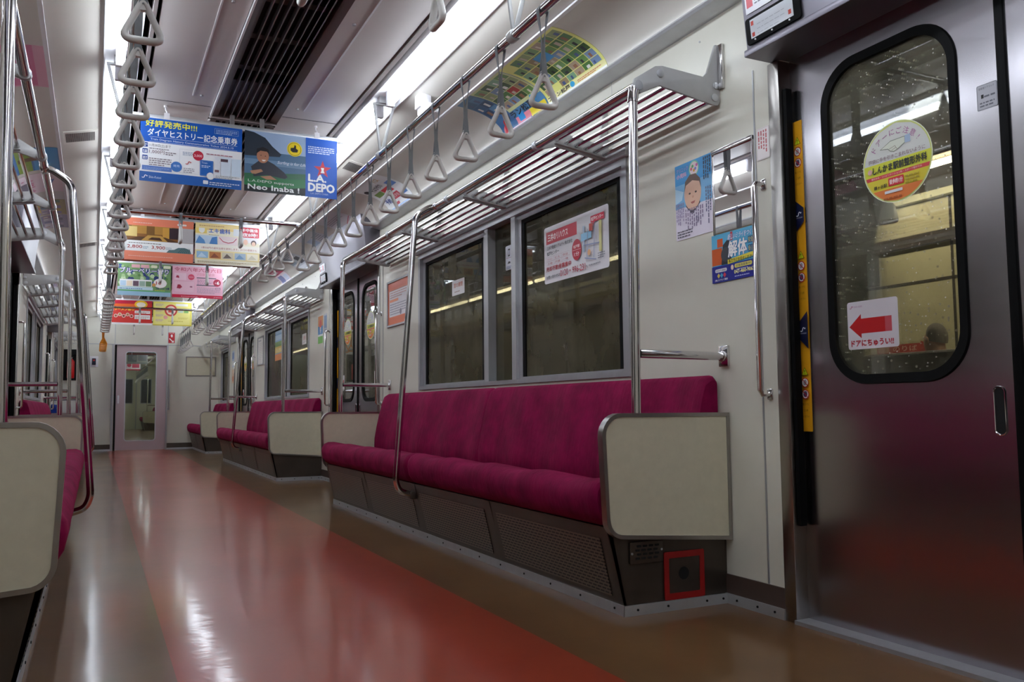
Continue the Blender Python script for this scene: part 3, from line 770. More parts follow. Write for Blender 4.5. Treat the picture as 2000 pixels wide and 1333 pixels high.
# strap rails with V hangers
RX, RZ = .61, 2.0
LY = [4.24+1.585*(k-4) for k in range(12)]
for side, sn in SIDES:
    t = thing('strap_rail', 'long overhead steel tube carrying the strap handles on the %s' % sn, 'handrail', (side*RX, 7, RZ))
    mb = MB(); mb.cyl((RX, Y0, RZ), (RX, Y1-.05, RZ), .0165, 16); link('tube', mb.flip(side), m_chrome, t)
    for y in LY:
        mb = MB()
        def rib(p, q, r_, s_): 
            mb.prism([p, q, s_, r_], lambda a, b, d: (a, y+d, b), -.006, .006)
        rib((.572, 2.275), (.585, 2.275), (.604, 2.025), (.617, 2.02)); rib((.678, 2.275), (.691, 2.275), (.612, 2.02), (.63, 2.03)); mb.box(.572, .691, y-.008, y+.008, 2.268, 2.278)
        mb.box(.60, .66, y-.02, y+.02, 2.276, 2.315)
        link('v_hanger', mb.flip(side), m_rack, t, bevel=.0015)
        mb = MB(); mb.cyl((RX, y-.018, RZ), (RX, y+.018, RZ), .022, 16); link('clamp', mb.flip(side), m_rack, t, bevel=.002)
# cross tubes
CR = [(2.34, 'nearest'), (6.22, 'second'), (8.26, 'third'), (12.19, 'fourth'), (14.05, 'farthest')]
for y, wd in CR:
    t = thing('cross_rail', '%s steel tube across the aisle joining the two strap rails' % wd, 'handrail', (0, y, RZ+.02), 'cross tubes under the ceiling')
    mb = MB(); mb.cyl((-.60, y, RZ+.022), (.60, y, RZ+.022), .014, 14); link('tube', mb, m_chrome, t)
    mb = MB()
    for s in (-1, 1): mb.cyl((s*.585, y, RZ+.012), (s*.625, y, RZ+.012), .021, 14)
    link('end_socket', mb, m_alu2, t, bevel=.002)

# strap handles
def make_strap(drop, ringm, webm, name):
    """drop: rail centre to ring bottom; built at the origin of its rail"""
    t = thing(name, None, None, (0, 0, -50)); L = WL[t.name]
    def add(nm, mb, M_, **k):
        mb.v = [(x, y, z-50) for x, y, z in mb.v]; return link(nm, mb, M_, t, **k)
    zt = -drop+.128                                      # ring apex
    mb = MB()
    P = [(-.053, -drop+.010), (.053, -drop+.010), (0, zt-.004)]
    out = []
    for i in range(3):
        p, q, r = Vector(P[i-1]), Vector(P[i]), Vector(P[(i+1) % 3]); d = .030 if i < 2 else .020
        s0 = q+(p-q).normalized()*d; s1 = q+(r-q).normalized()*d
        for k in range(9):
            u = k/8; v = s0*(1-u)**2+q*2*u*(1-u)+s1*u*u; out.append((v.x, 0, v.y))
    # oval section: two nested tubes make the broad flat ring
    rows = []
    n = len(out)
    C = Vector((0, 0, -drop+.05))
    for i in range(n):
        p = Vector(out[i]); tan = (Vector(out[(i+1) % n])-Vector(out[i-1])).normalized(); nr = tan.cross(Vector((0, 1, 0))).normalized()
        rows.append([p+nr*(.0092 if p.z > -drop+.03 else .0105)*math.cos(2*PI*k/10)+Vector((0, .0115*math.sin(2*PI*k/10), 0)) for k in range(10)])
    rows.append(rows[0]); mb.grid([[tuple(q) for q in r] for r in rows], True)
    mb.prism([(-.022, zt-.036), (.022, zt-.036), (.007, zt+.002), (-.007, zt+.002)], lambda a, b, d: (a, d, b), -.0085, .0085)
    add('ring', mb, ringm, sharp=50)
    mb = MB(); n = 14
    for sgn in (-1, 1):
        R0, R1 = [], []
        for i in range(n+1):
            u = i/n; e = u*u*(3-2*u); z = -.004+(zt-.012+.004)*u
            c = Vector((sgn*.0185*(1-e)*(1-.35*math.sin(PI*u)), sgn*.0095*e, z)); wd = Vector((math.sin(e*PI/2), math.cos(e*PI/2), 0))*.0095; th = Vector((math.cos(e*PI/2), -math.sin(e*PI/2), 0))*.0012
            R0.append([tuple(c+wd+th), tuple(c-wd+th), tuple(c-wd-th), tuple(c+wd-th)])
        mb.grid(R0, True)
    R0 = []
    for i in range(9):                                   # loop over the tube
        a = PI*i/8; R0.append([(math.cos(a)*r, yy, math.sin(a)*r-.004) for r, yy in ((.0197, .0095), (.0197, -.0095), (.0173, -.0095), (.0173, .0095))])
    mb.grid(R0, True); mb.prism([(-.011, zt-.02), (.011, zt-.02), (.011, zt-.004), (-.011, zt-.004)], lambda a, b, d: (a, d, b), -.0107, .0107)
    add('strap', mb, webm, sharp=40)
    ALLKIDS[t.name] = [o for o in COL.objects if o.parent == t]
    return t
PROTO = {}
def strap(kind, loc, label, group, rotz=0):
    spec = {'long': (.34, m_ring, m_strap), 'short': (.20, m_ring, m_strap), 'orange': (.34, m_orange, m_orange2)}[kind]
    if kind not in PROTO:
        t = make_strap(*spec, 'hanging_strap'); PROTO[kind] = t; t.location = loc; t['label'] = label; t['category'] = 'strap handle'; t['group'] = group
    else: t = dup(PROTO[kind], loc, label); t['group'] = group
    t.rotation_euler = (0, 0, rotz); return t
ORD = ['first', 'second', 'third', 'fourth', 'fifth', 'sixth', 'seventh', 'eighth', 'ninth', 'tenth', 'eleventh', 'twelfth']
for side, sn in SIDES:
    g = 'strap handles on the %s rail' % sn
    for k, (y0, y1, n) in enumerate(((2.43, 6.08, 12), (8.42, 11.86, 12), (14.20, 15.77, 6))):
        for i in range(n):
            y = y0+(y1-y0)*i/(n-1); kd = 'orange' if (side < 0 and k == 2) else 'long'
            c = 'orange strap' if kd == 'orange' else 'grey strap'
            strap(kd, (side*RX, y, RZ), '%s on the %s rail, %s from the near end of the %s bench' % (c, sn, ORD[i], BAY[k]), g, random.uniform(-.06, .06))
    for k, ys in ((1, (6.64, 7.0, 7.36, 7.72)), (2, (12.55, 12.86, 13.2, 13.5))):
        for i, y in enumerate(ys):
            strap('short', (side*RX, y, RZ), 'short-strapped grey handle on the %s rail at the %s doorway, %s from near' % (sn, ('middle', 'far')[k-1], ORD[i]), g, random.uniform(-.06, .06))
for y, wd in CR:
    for x, lr in ((-.2, 'left'), (.2, 'right')):
        strap('short', (x, y, RZ+.022), 'edge-on grey handle on the %s cross tube, %s of the aisle centre' % (wd, lr), 'strap handles on the cross tubes', PI/2)

# fluorescent tubes
for side, sn in SIDES:
    for i, (a, b) in enumerate(zip(LY, LY[1:]+[15.98])):
        a2, b2 = a+.11, b-.11
        t = thing('fluorescent_lamp', 'glowing white fluorescent tube in the %s ceiling row, %s from the near end' % (sn, ORD[i]), 'ceiling lamp', (side*.63, (a+b)/2, 2.27), 'fluorescent tubes along the ceiling')
        mb = MB(); mb.tube([(.635, a2, 2.256), (.635, a2+.01, 2.256), (.635, b2-.01, 2.256), (.635, b2, 2.256)], [.010, .019, .019, .010], 16); link('tube', mb.flip(side), m_tube, t)
        for yy, d in ((a2, -1), (b2, 1)):
            mb = MB(); mb.box(.615, .655, yy+d*.002, yy+d*.03, 2.232, 2.318); link('end_socket', mb.flip(side), m_white, t, bevel=.004)

# line-flow air diffusers in the middle of the ceiling
for i, (a, b) in enumerate(DIF):
    t = thing('air_diffuser', 'slatted dark air diffuser in the ceiling centre, %s from the near end' % ORD[i], 'ceiling vent', (0, (a+b)/2, 2.30), 'slatted diffusers down the ceiling centre')
    mb = MB(); mb.box(-.172, -.164, a, b, 2.285, 2.33); link('edge_strip', mb, m_white, t)
    mb = MB()
    mb.prism([(-.164, 2.296), (-.128, 2.302), (-.122, 2.345), (-.164, 2.335)], lambda p, q, d: (p, d, q), a, b); mb.prism([(.188, 2.294), (.150, 2.302), (.146, 2.345), (.188, 2.335)], lambda p, q, d: (p, d, q), a, b)
    mb.box(-.175, .19, a, a+.012, 2.294, 2.34); mb.box(-.175, .19, b-.012, b, 2.294, 2.34); link('side_plate', mb, m_side, t)
    for x in (-.098, -.064, -.030, .004, .038, .070, .098, .124):
        mb = MB(); s_ = .0 if x < .03 else (x-.03)*.22
        mb.prism([(x-.0022, 2.298), (x+.0022, 2.298), (x+.0018+s_, 2.330), (x-.0018+s_, 2.330)], lambda p, q, d: (p, d, q), a+.012, b-.012); link('slat', mb, m_slat, t)
    mb = MB(); mb.box(-.122, .146, (b-.5) if i < 2 else a+.75, b-.012, 2.334, 2.340); link('blanking_plate', mb, m_side, t)
    y = a+.3
    while y < ((b-.5) if i < 2 else a+.7): mb = MB(); mb.box(-.12, .145, y-.025, y+.025, 2.342, 2.350); link('duct_rib', mb, m_side, t); y += .38
    mb = MB(); mb.box(-.125, .15, a+.01, b-.01, 2.40, 2.405); mb.box(-.128, -.124, a+.01, b-.01, 2.34, 2.40); mb.box(.149, .153, a+.01, b-.01, 2.34, 2.40); link('duct', mb, m_void, t)

# louvred vents in the plain cove panel, box speakers under it
for side, sn in SIDES:
    for y in (5.42, 9.0):
        t = thing('cove_vent', 'small louvred vent in the %s cove panel %s' % (sn, 'above the nearest bench' if y < 6 else 'above the middle bench'), 'ceiling vent', (side*.82, y, 2.25), 'louvred vents in the cove')
        def fr(u, v, d): return (.722+u, y+v, 2.2803-.2326*u-d)
        mb = MB(); mb.prism(rrect(0, .18, -.12, .12, .006), fr, -.002, .003); link('plate', mb.flip(side), m_cove, t)
        mb = MB()
        for j in range(30): mb.prism([(.018+j*.005, -.085), (.0205+j*.005, -.085), (.0205+j*.005, .085), (.018+j*.005, .085)], fr, .0031, .0036)
        link('louvre', mb.flip(side), m_void, t)
    for y, pl in (((4.02, 'over the nearest bench'),) if side > 0 else ()):
        t = thing('camera_box', 'small white box camera under the %s cove %s' % (sn, pl), 'camera', (side*.77, y, 2.2), None)
        mb = MB(); mb.box(.735, .80, y-.035, y+.035, 2.20, 2.272); link('mount', mb.flip(side), m_white, t, bevel=.004)
        mb = MB(); mb.box(.745, .835, y-.075, y+.03, 2.165, 2.215); link('housing', mb.flip(side), m_white, t, bevel=.010)
        mb = MB(); mb.cyl((.79, y-.075, 2.19), (.79, y-.078, 2.19), .008, 12); link('lens', mb.flip(side), m_void, t)

# grab handles beside the doorways
for side, sn in SIDES:
    for k, yc in enumerate(YD):
        for e, d in (('far', .81), ('near', -.81)):
            if k == 0 and e == 'near': continue
            y = yc+d; t = thing('door_handrail', 'vertical chrome grab handle on the %s side of the %s %s doorway' % (e, ('nearest', 'middle', 'far')[k], sn), 'grab handle', (side*1.24, y, .7), 'vertical grab handles beside doorways')
            mb = MB(); mb.tube([(1.278, y, .712), (1.245, y, .712), (1.235, y, .725), (1.235, y, 1.395), (1.245, y, 1.408), (1.278, y, 1.408)], .0085, 10); link('tube', mb.flip(side), m_chrome, t)
            mb = MB()
            for z in (.712, 1.408): mb.box(1.274, 1.281, y-.012, y+.012, z-.018, z+.018)
            link('foot_plate', mb.flip(side), m_chrome, t, bevel=.003)
for x, lr in ((-.455, 'left'), (.448, 'right')):
    t = thing('door_handrail', 'slim grab handle on the end wall, %s of the gangway door' % lr, 'grab handle', (x, Y1-.03, .69), 'grab handles of the gangway door')
    mb = MB(); mb.tube([(x, Y1, .70), (x, Y1-.04, .70), (x, Y1-.04, 1.37), (x, Y1, 1.37)], .009, 8); link('tube', mb, m_alu2, t)
    mb = MB()
    for z in (.70, 1.37): mb.box(x-.016, x+.016, Y1-.006, Y1, z-.016, z+.016)
    link('foot_plate', mb, m_alu2, t)
# ================================================================ POSTERS, STICKERS, SIGNS
def f_right(yl, z0, x=1.279): return lambda u, v, d: (x-d, yl-u, z0+v)
def f_left(y0, z0, x=1.279): return lambda u, v, d: (-x+d, y0+u, z0+v)
def f_hang(x0, y, z0): return lambda u, v, d: (x0+u, y-d, z0+v)
HC = .335
def f_cove(side, y0):
    def f(u, v, d):
        t = (1-v/HC)*PI/2; x = .935+.28*math.sin(t); z = 2.10+.135*math.cos(t); nx, nz = math.sin(t)*.135, math.cos(t)*.28; l = math.hypot(nx, nz); d += .001
        return (side*(x-d*nx/l), y0-u if side > 0 else y0+u, z-d*nz/l)
    return f
def text_arc(p, s, cx, cyy, r, a0, a1, size, c):
    n = len(s)
    for i, ch in enumerate(s):
        a = a0+(a1-a0)*i/(n-1); V, F = text_mesh(ch)
        if not V: continue
        xs = [v[0] for v in V]; ys = [v[1] for v in V]; mx_, my = (min(xs)+max(xs))/2, (min(ys)+max(ys))/2
        p._c(c); d = p._d(); p.k -= 1; ca, sa = math.cos(a-PI/2), math.sin(a-PI/2); ox, oy = cx+r*math.cos(a), cyy+r*math.sin(a)
        p.mb.add([p.fr(ox+((v[0]-mx_)*ca-(v[1]-my)*sa)*size, oy+((v[0]-mx_)*sa+(v[1]-my)*ca)*size, d) for v in V], F)
    p.k += 1

# --- hanging posters: holder bar and a pair of sheets each
PW, PH = .515, .342
def holder(y, wd):
    t = thing('poster_holder', 'pale bar hooked under the ceiling, holding the %s pair of hanging posters' % wd, 'poster holder', (0, y, 2.22), 'bars of the hanging posters')
    mb = MB(); mb.box(-.56, .56, y-.006, y+.008, 2.216, 2.244); link('bar', mb, m_alu, t, bevel=.002)
    for x in (-.40, .40):
        mb = MB(); mb.tube([(x, y+.004, 2.30), (x, y+.004, 2.278), (x+.006, y-.002, 2.265), (x+.006, y-.002, 2.238)], .004, 8); mb.cyl((x, y+.004, 2.30), (x, y+.004, 2.29), .010, 10)
        mb.box(x-.008, x+.020, y-.009, y-.004, 2.226, 2.258); link('hook', mb, m_white, t)
    for x in (-.06, .10): mb = MB(); mb.box(x-.012, x+.012, y-.004, y+.006, 2.243, 2.297); link('ceiling_clip', mb, m_slat, t)
HY = [4.80, 7.385, 9.71, 13.05]
for y, wd in zip(HY, ('first', 'second', 'third', 'fourth')): holder(y, wd)
G = 'posters hanging across the aisle'
def hang(i, lr, base): return Print(PW, PH, f_hang(-.522 if lr == 0 else .007, HY[i]-.007, 2.222-PH), base, .0008)
# 1 left: commemorative ticket
p = hang(0, 0, 'f4f4f6')
p.rect(0, .212, PW, .130, '0f56b4'); p.rect(0, 0, PW, .052, '1a5cae')
p.text('好評発売中!!!', .025, .296, .255, .036, 'f2e62c', .0008); p.text('ダイヤヒストリー記念乗車券', .035, .246, .455, .040, 'ffffff', .0006)
p.text('Train Diagram History Commemorative Ticket 2024.5.10', .05, .220, .42, .014, 'e6ecf6'); p.rect(.045, .2405, .445, .0013, 'e6ecf6'); p.rect(.045, .2155, .445, .0013, 'e6ecf6')
p.frame(.37, .298, .125, .030, .0012, 'b9cbe8'); p.lines(.378, .301, .11, .024, 3, 'b9cbe8')
for k, y in enumerate((.183, .150, .115)): p.rect(.012, y, .026, .024, '2a4f9e', .003); p.lines(.015, y+.004, .02, .016, 2, 'ffffff', .6)
p.text('11月30日(土)まで', .045, .186, .105, .018, '4a3f44'); p.lines(.045, .176, .13, .008, 1, '58545e')
p.text('1,000円', .045, .150, .075, .021, '6d4046'); p.lines(.125, .150, .055, .02, 2, '70606a'); p.lines(.045, .088, .11, .045, 4, '8c8088')
p.rect(.012, .060, .145, .024, '5a7ec6'); p.lines(.02, .064, .125, .015, 2, '8fa8da')
p.frame(.195, .062, .1, .13, .0008, 'b8b8bc'); p.lines(.21, .16, .06, .022, 3, '98a4bc'); p.logo(.226, .112, .03, 'c84040'); p.lines(.215, .066, .055, .03, 3, 'a6a2a8')
p.disc(.180, .092, .028, '3d74be'); p.text('発売', .164, .090, .032, .013, 'd8e4f6'); p.disc(.288, .165, .027, 'c41e3c'); p.text('3,000', .268, .156, .04, .015, 'f6c8d0', .0004)
p.rect(.298, .058, .068, .086, '1d62b8', .004); p.text('Train', .306, .125, .03, .010, 'dce8f8'); p.lines(.306, .104, .045, .016, 2, 'dce8f8'); p.frame(.302, .062, .06, .078, .0008, '8fb4e2')
p.rect(.372, .072, .030, .10, 'e2e6ec'); p.rect(.405, .068, .052, .105, 'd9e4f0'); p.rect(.46, .070, .05, .098, 'd6e6f4'); p.rect(.404, .146, .038, .016, '4a3440'); p.rect(.374, .085, .022, .013, '7a5a60'); p.lines(.33, .178, .17, .011, 1, 'b07080')
p.disc(.352, .060, .020, 'eceef2'); p.ring(.352, .060, .0195, .0185, 'c8a8b0'); p.lines(.378, .054, .125, .016, 2, 'a8a8b0')
p.logo(.012, .016, .030, 'f2f6fc'); p.text('Shin-Keisei', .046, .017, .06, .013, 'dfe8f6'); p.rect(.315, .014, .026, .02, 'e8eef8', .004); p.lines(.348, .012, .155, .022, 2, 'dce6f6')
p.done('hanging_poster', 'blue and white hanging poster for a commemorative ticket, yellow headline, left of the first pair', 'poster', G)
# 1 right: surf advert
p = hang(0, 1, '8fa6c4')
p.rect(0, .15, .36, .192, '9db3d2'); p.rect(0, .10, .36, .13, '4d6f8e'); p.rect(0, .155, .36, .03, '6d8cab')
p.poly([(0, .342), (.05, .335), (.11, .31), (.15, .265), (.20, .225), (.19, .21), (0, .20)], '2a3340')
p.poly([(0, .10), (.36, .13), (.36, .05), (0, .03)], '2f6a48'); p.poly([(0, .072), (.36, .096), (.36, .03), (0, .02)], '2a7a46'); p.poly([(0, .035), (.20, .03), (.36, .05), (.36, 0), (0, 0)], '10181c')
p.poly([(.035, .14), (.075, .175), (.115, .185), (.16, .165), (.215, .125), (.235, .10), (.22, .088), (.12, .10), (.05, .085)], '32343f')
p.disc(.098, .205, .033, 'b27a5e', .040); p.poly([(.062, .215), (.066, .244), (.098, .256), (.128, .246), (.133, .218), (.12, .232), (.085, .234)], '18161a')
p.disc(.088, .208, .0035, '2a1a16', .0022); p.disc(.112, .206, .0035, '2a1a16', .0022); p.poly([(.092, .184), (.116, .184), (.108, .176), (.098, .176)], 'e8dcd4')
p.poly([(.03, .115), (.09, .130), (.10, .118), (.06, .10), (.04, .10)], 'b58464'); p.poly([(.085, .088), (.14, .098), (.175, .078), (.12, .074)], 'b58464')
p.text('Surfing is for Life.', .175, .165, .165, .022, 'e2e8ee', 0, .3)
p.disc(.272, .265, .042, 'f0d414'); p.poly([(.250, .270), (.268, .273), (.272, .290), (.280, .286), (.280, .270), (.292, .262), (.288, .248), (.262, .246), (.25, .255)], '14120e'); p.ring(.272, .265, .037, .035, '14120e')
p.rect(.335, 0, .18, .342, '1e5cc0'); p.lines(.348, .255, .15, .045, 4, 'd2def2', .5)
st = [(.432+(.052 if k % 2 == 0 else .021)*math.sin(k*PI/5), .165+(.052 if k % 2 == 0 else .021)*math.cos(k*PI/5)) for k in range(10)]
p.poly(st, 'c4283a'); p.poly([(.422, .175), (.440, .175), (.438, .160), (.444, .145), (.420, .145), (.426, .160)], 'f4f4f4')
p.text('L.A.', .352, .092, .10, .040, 'f6f8fa', .0025); p.text('DEPO', .352, .035, .148, .046, 'f6f8fa', .0028); p.text('L.A. DEPO CHIBA', .365, .018, .10, .009, 'c2d2ee')
p.text('L.A.DEPO supports', .02, .050, .25, .018, 'e6ece6'); p.text('Neo Inaba !', .02, .014, .28, .028, 'f2f4f2', .0012)
p.done('hanging_poster', 'hanging poster of a smiling surfer by the sea with blue lettered right side, first pair', 'poster', G)
# 2 left
p = hang(1, 0, 'e98466')
p.rect(0, .155, PW, .125, '8a5a28'); p.rect(.05, .215, .30, .065, 'b8863c'); p.rect(.0, .19, .09, .08, 'e2c87e'); p.rect(.16, .19, .06, .09, '7a5424'); p.rect(.28, .175, .05, .10, 'd29c44'); p.rect(.33, .185, .09, .09, '3a2a30'); p.rect(.41, .16, .105, .12, 'b9b4b4')
p.poly([(0, .155), (.10, .19), (.30, .195), (.42, .155)], '5a3a20'); p.poly([(.12, .16), (.17, .205), (.27, .205), (.32, .16)], 'c89a4c'); p.poly([(.17, .17), (.20, .19), (.26, .19), (.28, .165)], '4a2a1c')
p.rect(0, .073, PW, .085, 'f2f2f0'); p.lines(.03, .135, .34, .012, 1, '6a6460'); p.text('2,800', .02, .092, .11, .030, 'b03a34', .0006); p.lines(.135, .095, .04, .024, 3, '8aa0b4'); p.text('3,900', .20, .092, .10, .030, 'b03a34', .0006); p.lines(.305, .095, .045, .024, 3, '8aa0b4')
p.poly([(.31, .073), (.33, .095), (.37, .10), (.40, .118), (.45, .12), (.49, .105), (.50, .073)], '5f7a7c')
for k in range(6): p.line([(.40+k*.015, .076), (.43+k*.012, .116)], .003, '2c4448')
p.lines(.06, .300, .18, .010, 1, 'f6d6cc'); p.rect(.39, .300, .07, .014, 'f6e6e0', .004); p.lines(.03, .030, .45, .010, 1, 'f2c4b4')
p.done('hanging_poster', 'orange-bordered hanging poster showing a wood interior and the prices 2,800 and 3,900', 'poster', G)
# 2 right
p = hang(1, 1, 'f2ead2')
p.rect(0, .285, .36, .057, 'f0d48a'); p.rect(0, .255, .09, .08, 'f2d878'); p.disc(.05, .288, .024, 'f6f2ea', .030); p.poly([(.02, .315), (.035, .34), (.045, .315)], '5a3a34'); p.poly([(.058, .315), (.07, .34), (.08, .312)], '5a3a34')
p.rect(.0, .30, .36, .042, 'f4dc9a'); p.lines(.03, .318, .26, .012, 1, 'c08a50'); p.text('エキ歯科', .105, .262, .17, .040, '3a66c0', .001); p.rect(.30, .25, .055, .06, 'e6e8ea'); p.lines(.105, .245, .1, .008, 1, '8a7a5a')
p.rect(.36, .20, .155, .142, 'f4eef0'); p.rect(.355, .245, .155, .085, 'd83a4e', .008); p.text('年中無休', .365, .292, .135, .030, 'ffffff', .0008); p.text('夜8時!', .375, .252, .12, .032, 'ffffff', .0008)
p.rect(0, .17, .175, .07, 'c6d8e8'); p.poly([(.0, .17), (.03, .235), (.07, .20), (.08, .17)], '5e94cc'); p.poly([(.11, .17), (.13, .225), (.17, .235), (.175, .17)], '4c82c0'); p.rect(.18, .17, .155, .07, 'eedcdc'); p.line([(.19, .228), (.22, .196), (.26, .186), (.30, .196), (.325, .228)], .008, 'c8606e'); p.line([(.195, .232), (.22, .205), (.26, .197), (.30, .205), (.32, .232)], .006, 'f4f0ee')
p.disc(.40, .205, .018, 'f2c8b0', .024); p.disc(.465, .20, .022, '5a4a4a', .024); p.disc(.465, .193, .016, 'f2cdb4', .018); p.rect(0, .118, PW, .05, 'f6f0e4'); p.text('1食500円の歯科治療を提供します。お口の健康から', .05, .128, .44, .018, 'b04a40')
p.rect(0, .04, PW, .075, 'eedca0')
for k, c in enumerate(('9cc0dc', 'c0763c', 'd8cdb4', 'a8bccc', 'f2ead2')): p.rect(.012+k*.10, .05, .09, .055, c); p.poly([(.02+k*.10, .055), (.05+k*.10, .095), (.09+k*.10, .06)], ('c8dcec', '8a4424', '6a5a52', '6f94b8', 'd8d0b8')[k])
p.lines(.02, .012, .47, .018, 2, 'a08a5a')
p.done('hanging_poster', 'pale yellow dentist poster with a red box at upper right, hanging in the second pair', 'poster', G)
# 3 left
p = hang(2, 0, '7aa26a')
for k in range(60): p.disc(random.uniform(.02, .5), random.uniform(.13, .325), random.uniform(.010, .026), random.choice(('5c8a4a', 'a8c88e', '3d5a8a', '8fb47c', '2f3f78', 'c8dcb4')), n=9); p.k -= .7
for x in (.13, .22): p.rect(x, .295, .08, .035, 'e8b0b8')
p.rect(.32, .30, .06, .03, 'f2f2d8', .01); p.rect(.44, .30, .07, .03, 'f2f2d8', .01)
p.text('ブルーベリー狩り', .02, .238, .47, .056, 'ffffff', .001, 0, ('3a3590', .006))
p.rect(.02, .095, .31, .075, 'f2f2f2')
for k, c in enumerate(('bcd6e8', 'f0e0c8', '6a5260', '9cb8a8', '6f9468')): p.rect(.025+k*.061, .10, .055, .055, c)
p.disc(.41, .14, .065, 'f6f2ee', .05); p.text('10', .37, .125, .05, .034, 'c04a50', .001); p.disc(.35, .12, .018, 'd89a5a'); p.rect(0, .06, .34, .032, 'c8e0ea'); p.lines(.02, .068, .30, .016, 1, '4a7a9c'); p.rect(0, 0, PW, .045, '9cc4dc'); p.rect(0, .045, PW, .012, '5fae74'); p.text('ブルーベリーの郷', .37, .075, .13, .022, '2c3a6a', .0008); p.lines(.36, .058, .13, .012, 1, 'd8e84a')
p.done('hanging_poster', 'green and purple blueberry picking poster with big white lettering, third pair', 'poster', G)
# 3 right
p = hang(2, 1, 'f0b8cc')
p.text('令和六年六月六日', .02, .285, .475, .042, 'c23a52', .0004); p.text('ゾロ目', .245, .246, .08, .028, 'd0607a'); p.text('記念', .36, .246, .07, .028, 'c86a80')
p.rect(.02, .19, .12, .075, 'f6d0de'); p.rect(.02, .06, .20, .115, 'f2c4d4'); p.frame(.02, .06, .20, .115, .001, 'c89aac'); p.disc(.19, .225, .032, 'e0506e'); p.text('発売中', .168, .217, .044, .015, 'f6c8d4'); p.poly([(.035, .215), (.045, .24), (.065, .235), (.07, .21)], 'b02a48'); p.poly([(.045, .10), (.055, .14), (.08, .14), (.10, .115), (.08, .095)], 'b02a48'); p.disc(.19, .12, .014, 'a8607a', .008)
for y in (.215, .135): p.rect(.245, y, .20, .012, '7a6a78')
p.lines(.25, .145, .16, .065, 4, 'a884a0'); p.lines(.25, .055, .24, .07, 5, 'b89ab0'); p.disc(.455, .175, .040, 'b01c40'); p.text('6', .452, .158, .026, .034, 'ffffff', .0012); p.text('¥', .432, .162, .013, .02, 'f6c8d4'); p.frame(.44, .098, .05, .024, .003, '6a4a5a'); p.rect(0, 0, PW, .034, 'cc1240'); p.lines(.09, .013, .24, .010, 1, 'f6c0d0'); p.logo(.42, .008, .022, 'f8d0dc'); p.lines(.445, .012, .06, .010, 1, 'f6c0d0')
p.done('hanging_poster', 'pink hanging poster with a dark red 6 yen disc and red bottom stripe, third pair', 'poster', G)
# 4
p = hang(3, 0, 'd8342c')
p.poly([(0, .342), (PW, .342), (PW, .31), (.0, .29)], 'c01c3c'); p.rect(.02, .24, .30, .05, 'e86a28'); p.disc(.37, .29, .085, 'f2c428', .055); p.disc(.37, .285, .06, 'f6ead8', .035); p.text('ラーメン祭り', .03, .195, .25, .042, 'f8d83a', .0014)
for k in range(5): p.disc(.05+k*.05, .12+.02*(k % 2), .024, 'f0e2d6'); p.k -= 1
p.k += 1
for k in range(5): p.disc(.05+k*.05, .12+.02*(k % 2), .017, ('a85a38', 'c88a50', '8a3a2a', 'b87a48', '9a4a34')[k]); p.k -= 1
p.k += 1; p.rect(.29, .16, .2, .04, 'f2f0ec'); p.rect(.29, .08, .2, .06, 'f2f0ec'); p.lines(.30, .165, .18, .03, 2, 'b06a60'); p.lines(.30, .085, .18, .045, 3, 'b08a80'); p.rect(0, 0, PW, .026, 'f4f4f2')
p.done('hanging_poster', 'red food festival poster with yellow lettering hanging farthest down the aisle on the left', 'poster', G)
p = hang(3, 1, 'f0e46a')
p.rect(.02, .02, .47, .30, 'f2e88a'); p.rect(.30, .285, .16, .035, 'f6f4ec'); p.disc(.235, .22, .085, 'd84a3e'); p.disc(.235, .22, .062, 'f2d8c8'); p.rect(.20, .19, .05, .06, 'e25a4a'); p.disc(.165, .12, .028, 'f0a8a0')
for y in (.28, .20, .13, .06): p.lines(.035, y, .10, .035, 3, 'c8a0c0')
p.rect(.33, .19, .07, .05, 'c8dcc0'); p.rect(.41, .19, .06, .05, '8cc06a'); p.lines(.33, .10, .14, .03, 2, 'd8c85a'); p.rect(.0, 0, PW, .012, 'd0bc3a'); p.lines(.20, .06, .27, .02, 1, 'd0c050')
p.done('hanging_poster', 'yellow poster with a red and white ring hanging farthest down the aisle on the right', 'poster', G)

# --- posters in the curved cove
def photo_grid(p, x0, y0, w_, h_, nx, ny, cols, gap=.004):
    for i in range(nx):
        for j in range(ny):
            if random.random() < .06: continue
            x, y, a, b = x0+w_*i/nx, y0+h_*j/ny, w_/nx-gap, h_/ny-gap
            p.rect(x, y, a, b, random.choice(cols)); p.rect(x+a*random.uniform(.15, .4), y+b*.05, a*random.uniform(.2, .4), b*random.uniform(.4, .75), random.choice(('e8e6e2', '9a6a50', '2a2a32', 'c8b8a8', '4a5a8a', 'e0d4c4'))); p.k -= 2
    p.k += 2
GRN = ('4f7a3e', '6a9450', '7aa066', '3f5c36', '98a670', 'a08a66', '5a8452', '84ac8a', '7a94b8', 'b09a84')
GC = 'posters in the curved cove'
p = Print(.515, HC, f_cove(1, 3.49), 'e9e88a', .0012, sub=42)
photo_grid(p, .02, .075, .48, .245, 7, 6, GRN); p.rect(.20, .22, .10, .05, '4aa0dc'); p.rect(0, 0, .515, .035, 'f2f2ee'); p.rect(0, .035, .515, .035, 'f4efb0'); p.text('ブラン松戸', .01, .038, .20, .030, '1c1c20', .001); p.disc(.235, .053, .019, '3aa6d8'); p.lines(.28, .04, .2, .022, 2, 'd87a5a')
p.done('cove_poster', 'curved poster of many small green sport photos, nearest in the right cove', 'poster', GC)
p = Print(.50, HC, f_cove(1, 3.995), '4f86b4', .0012, sub=42)
